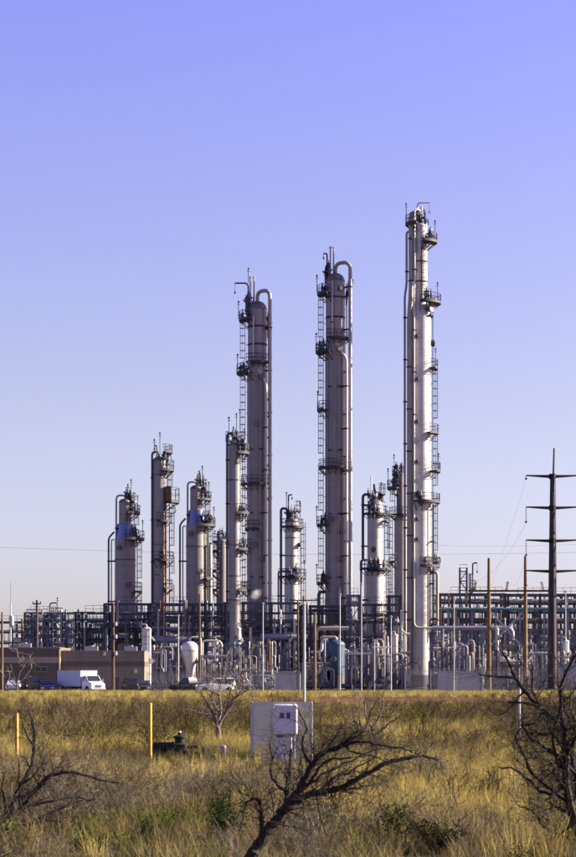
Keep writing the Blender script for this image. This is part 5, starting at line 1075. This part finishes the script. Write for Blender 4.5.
def blob(x, y, cx, cy, rx, ry): return max(0, 1 - ((x - cx) / rx) ** 2 - ((y - cy) / ry) ** 2)
def k_dry(x, y): return (.75 + .7 * nz(x, y, .25, 1)) * clear(x, y) - (.9 if 141 < y < 163 and x > -1 else 0)
def k_gold(x, y):
    p = blob(x, y, 2.4, 41, 2.6, 10) + blob(x, y, -1.9, 42, 1.9, 8) + blob(x, y, -6.5, 66, 3.5, 16) + .5 * blob(x, y, 8, 62, 6, 18) + .6 * blob(x, y, .3, 31, 1.6, 4)
    return (.03 + 1.0 * max(0, nz(x, y, .16, 5)) + p * (1.1 + 1.2 * nz(x, y, .6, 51))) * clear(x, y) * (.45 if y < 30 else 1)
def k_green(x, y): return (.03 + .9 * max(0, nz(x, y, .3, 11) - .1)) * (1.2 if y < 33 else 1)
scatter('dry_grass', 'dry_grass', field(21, 75, 13, 1, k_dry), (.45, 1.5), 1)
scatter('dry_grass', 'dry_grass', field(75, 150, 4.2, 2, k_dry), (.8, 1.5), 2)
scatter('golden_grass', 'tall_grass', field(22, 62, 11, 3, k_gold), (.6, 1.15), 3)
scatter('golden_grass', 'tall_grass', field(62, 150, 3.4, 4, lambda x, y: k_gold(x, y) + .13 * max(0, 1 + 1.5 * nz(x, y, .2, 81)) - (.9 if 141 < y < 163 and x > -1 else 0)), (.7, 1.5), 4)
scatter('green_grass', 'green_grass', field(21, 90, 7, 5, k_green), (.7, 1.5), 5)
scatter('far_golden_grass', 'far_grass', field(150, 246, 2.6, 6, lambda x, y: (1.1 if y > 165 else (.9 if x < -3 else .02)) * (.75 + .7 * nz(x, y, .2, 71))), (.35, .7), 6)
def k_br(x, y): return (.62 + 1.5 * nz(x, y, .13, 21)) * (1 if y < 118 else .35)
scatter('brown_brush', 'brown_brush', field(54, 96, .85, 7, k_br), (.35, 1.15), 7)
scatter('brown_brush', 'brown_brush', field(96, 138, .7, 17, k_br), (.35, .8), 17)
source('grey_twigs', [bushlet(180 + i, .8, .9, 0, .0065).mesh('twig_bush', M['bark_pale'], False) for i in range(5)])
scatter('grey_twigs', 'grey_twigs', field(22, 44, 4.2, 19, lambda x, y: (.2 + 1.0 * nz(x, y, .4, 91)) * (1.7 if x < .3 else .9) * (1 if y < 34 else .45) * clear(x, y)), (.3, .85), 19, .3)
scatter('olive_brush', 'olive_brush', field(54, 138, .26, 8, lambda x, y: .3 + 1.6 * nz(x, y, .15, 31) + (.3 if x > 4 else 0)), (.5, 1.15), 8)
scatter('brown_brush', 'brown_brush', field(21, 56, 5, 9, lambda x, y: (.25 + .9 * nz(x, y, .35, 41)) * (1.0 if y < 33 else .3) * clear(x, y)), (.3, .75), 9)
scatter('olive_brush', 'olive_brush', field(22, 50, 1.2, 10, lambda x, y: .03 + 2.0 * max(0, nz(x, y, .5, 61) - .08)), (.2, .5), 10)
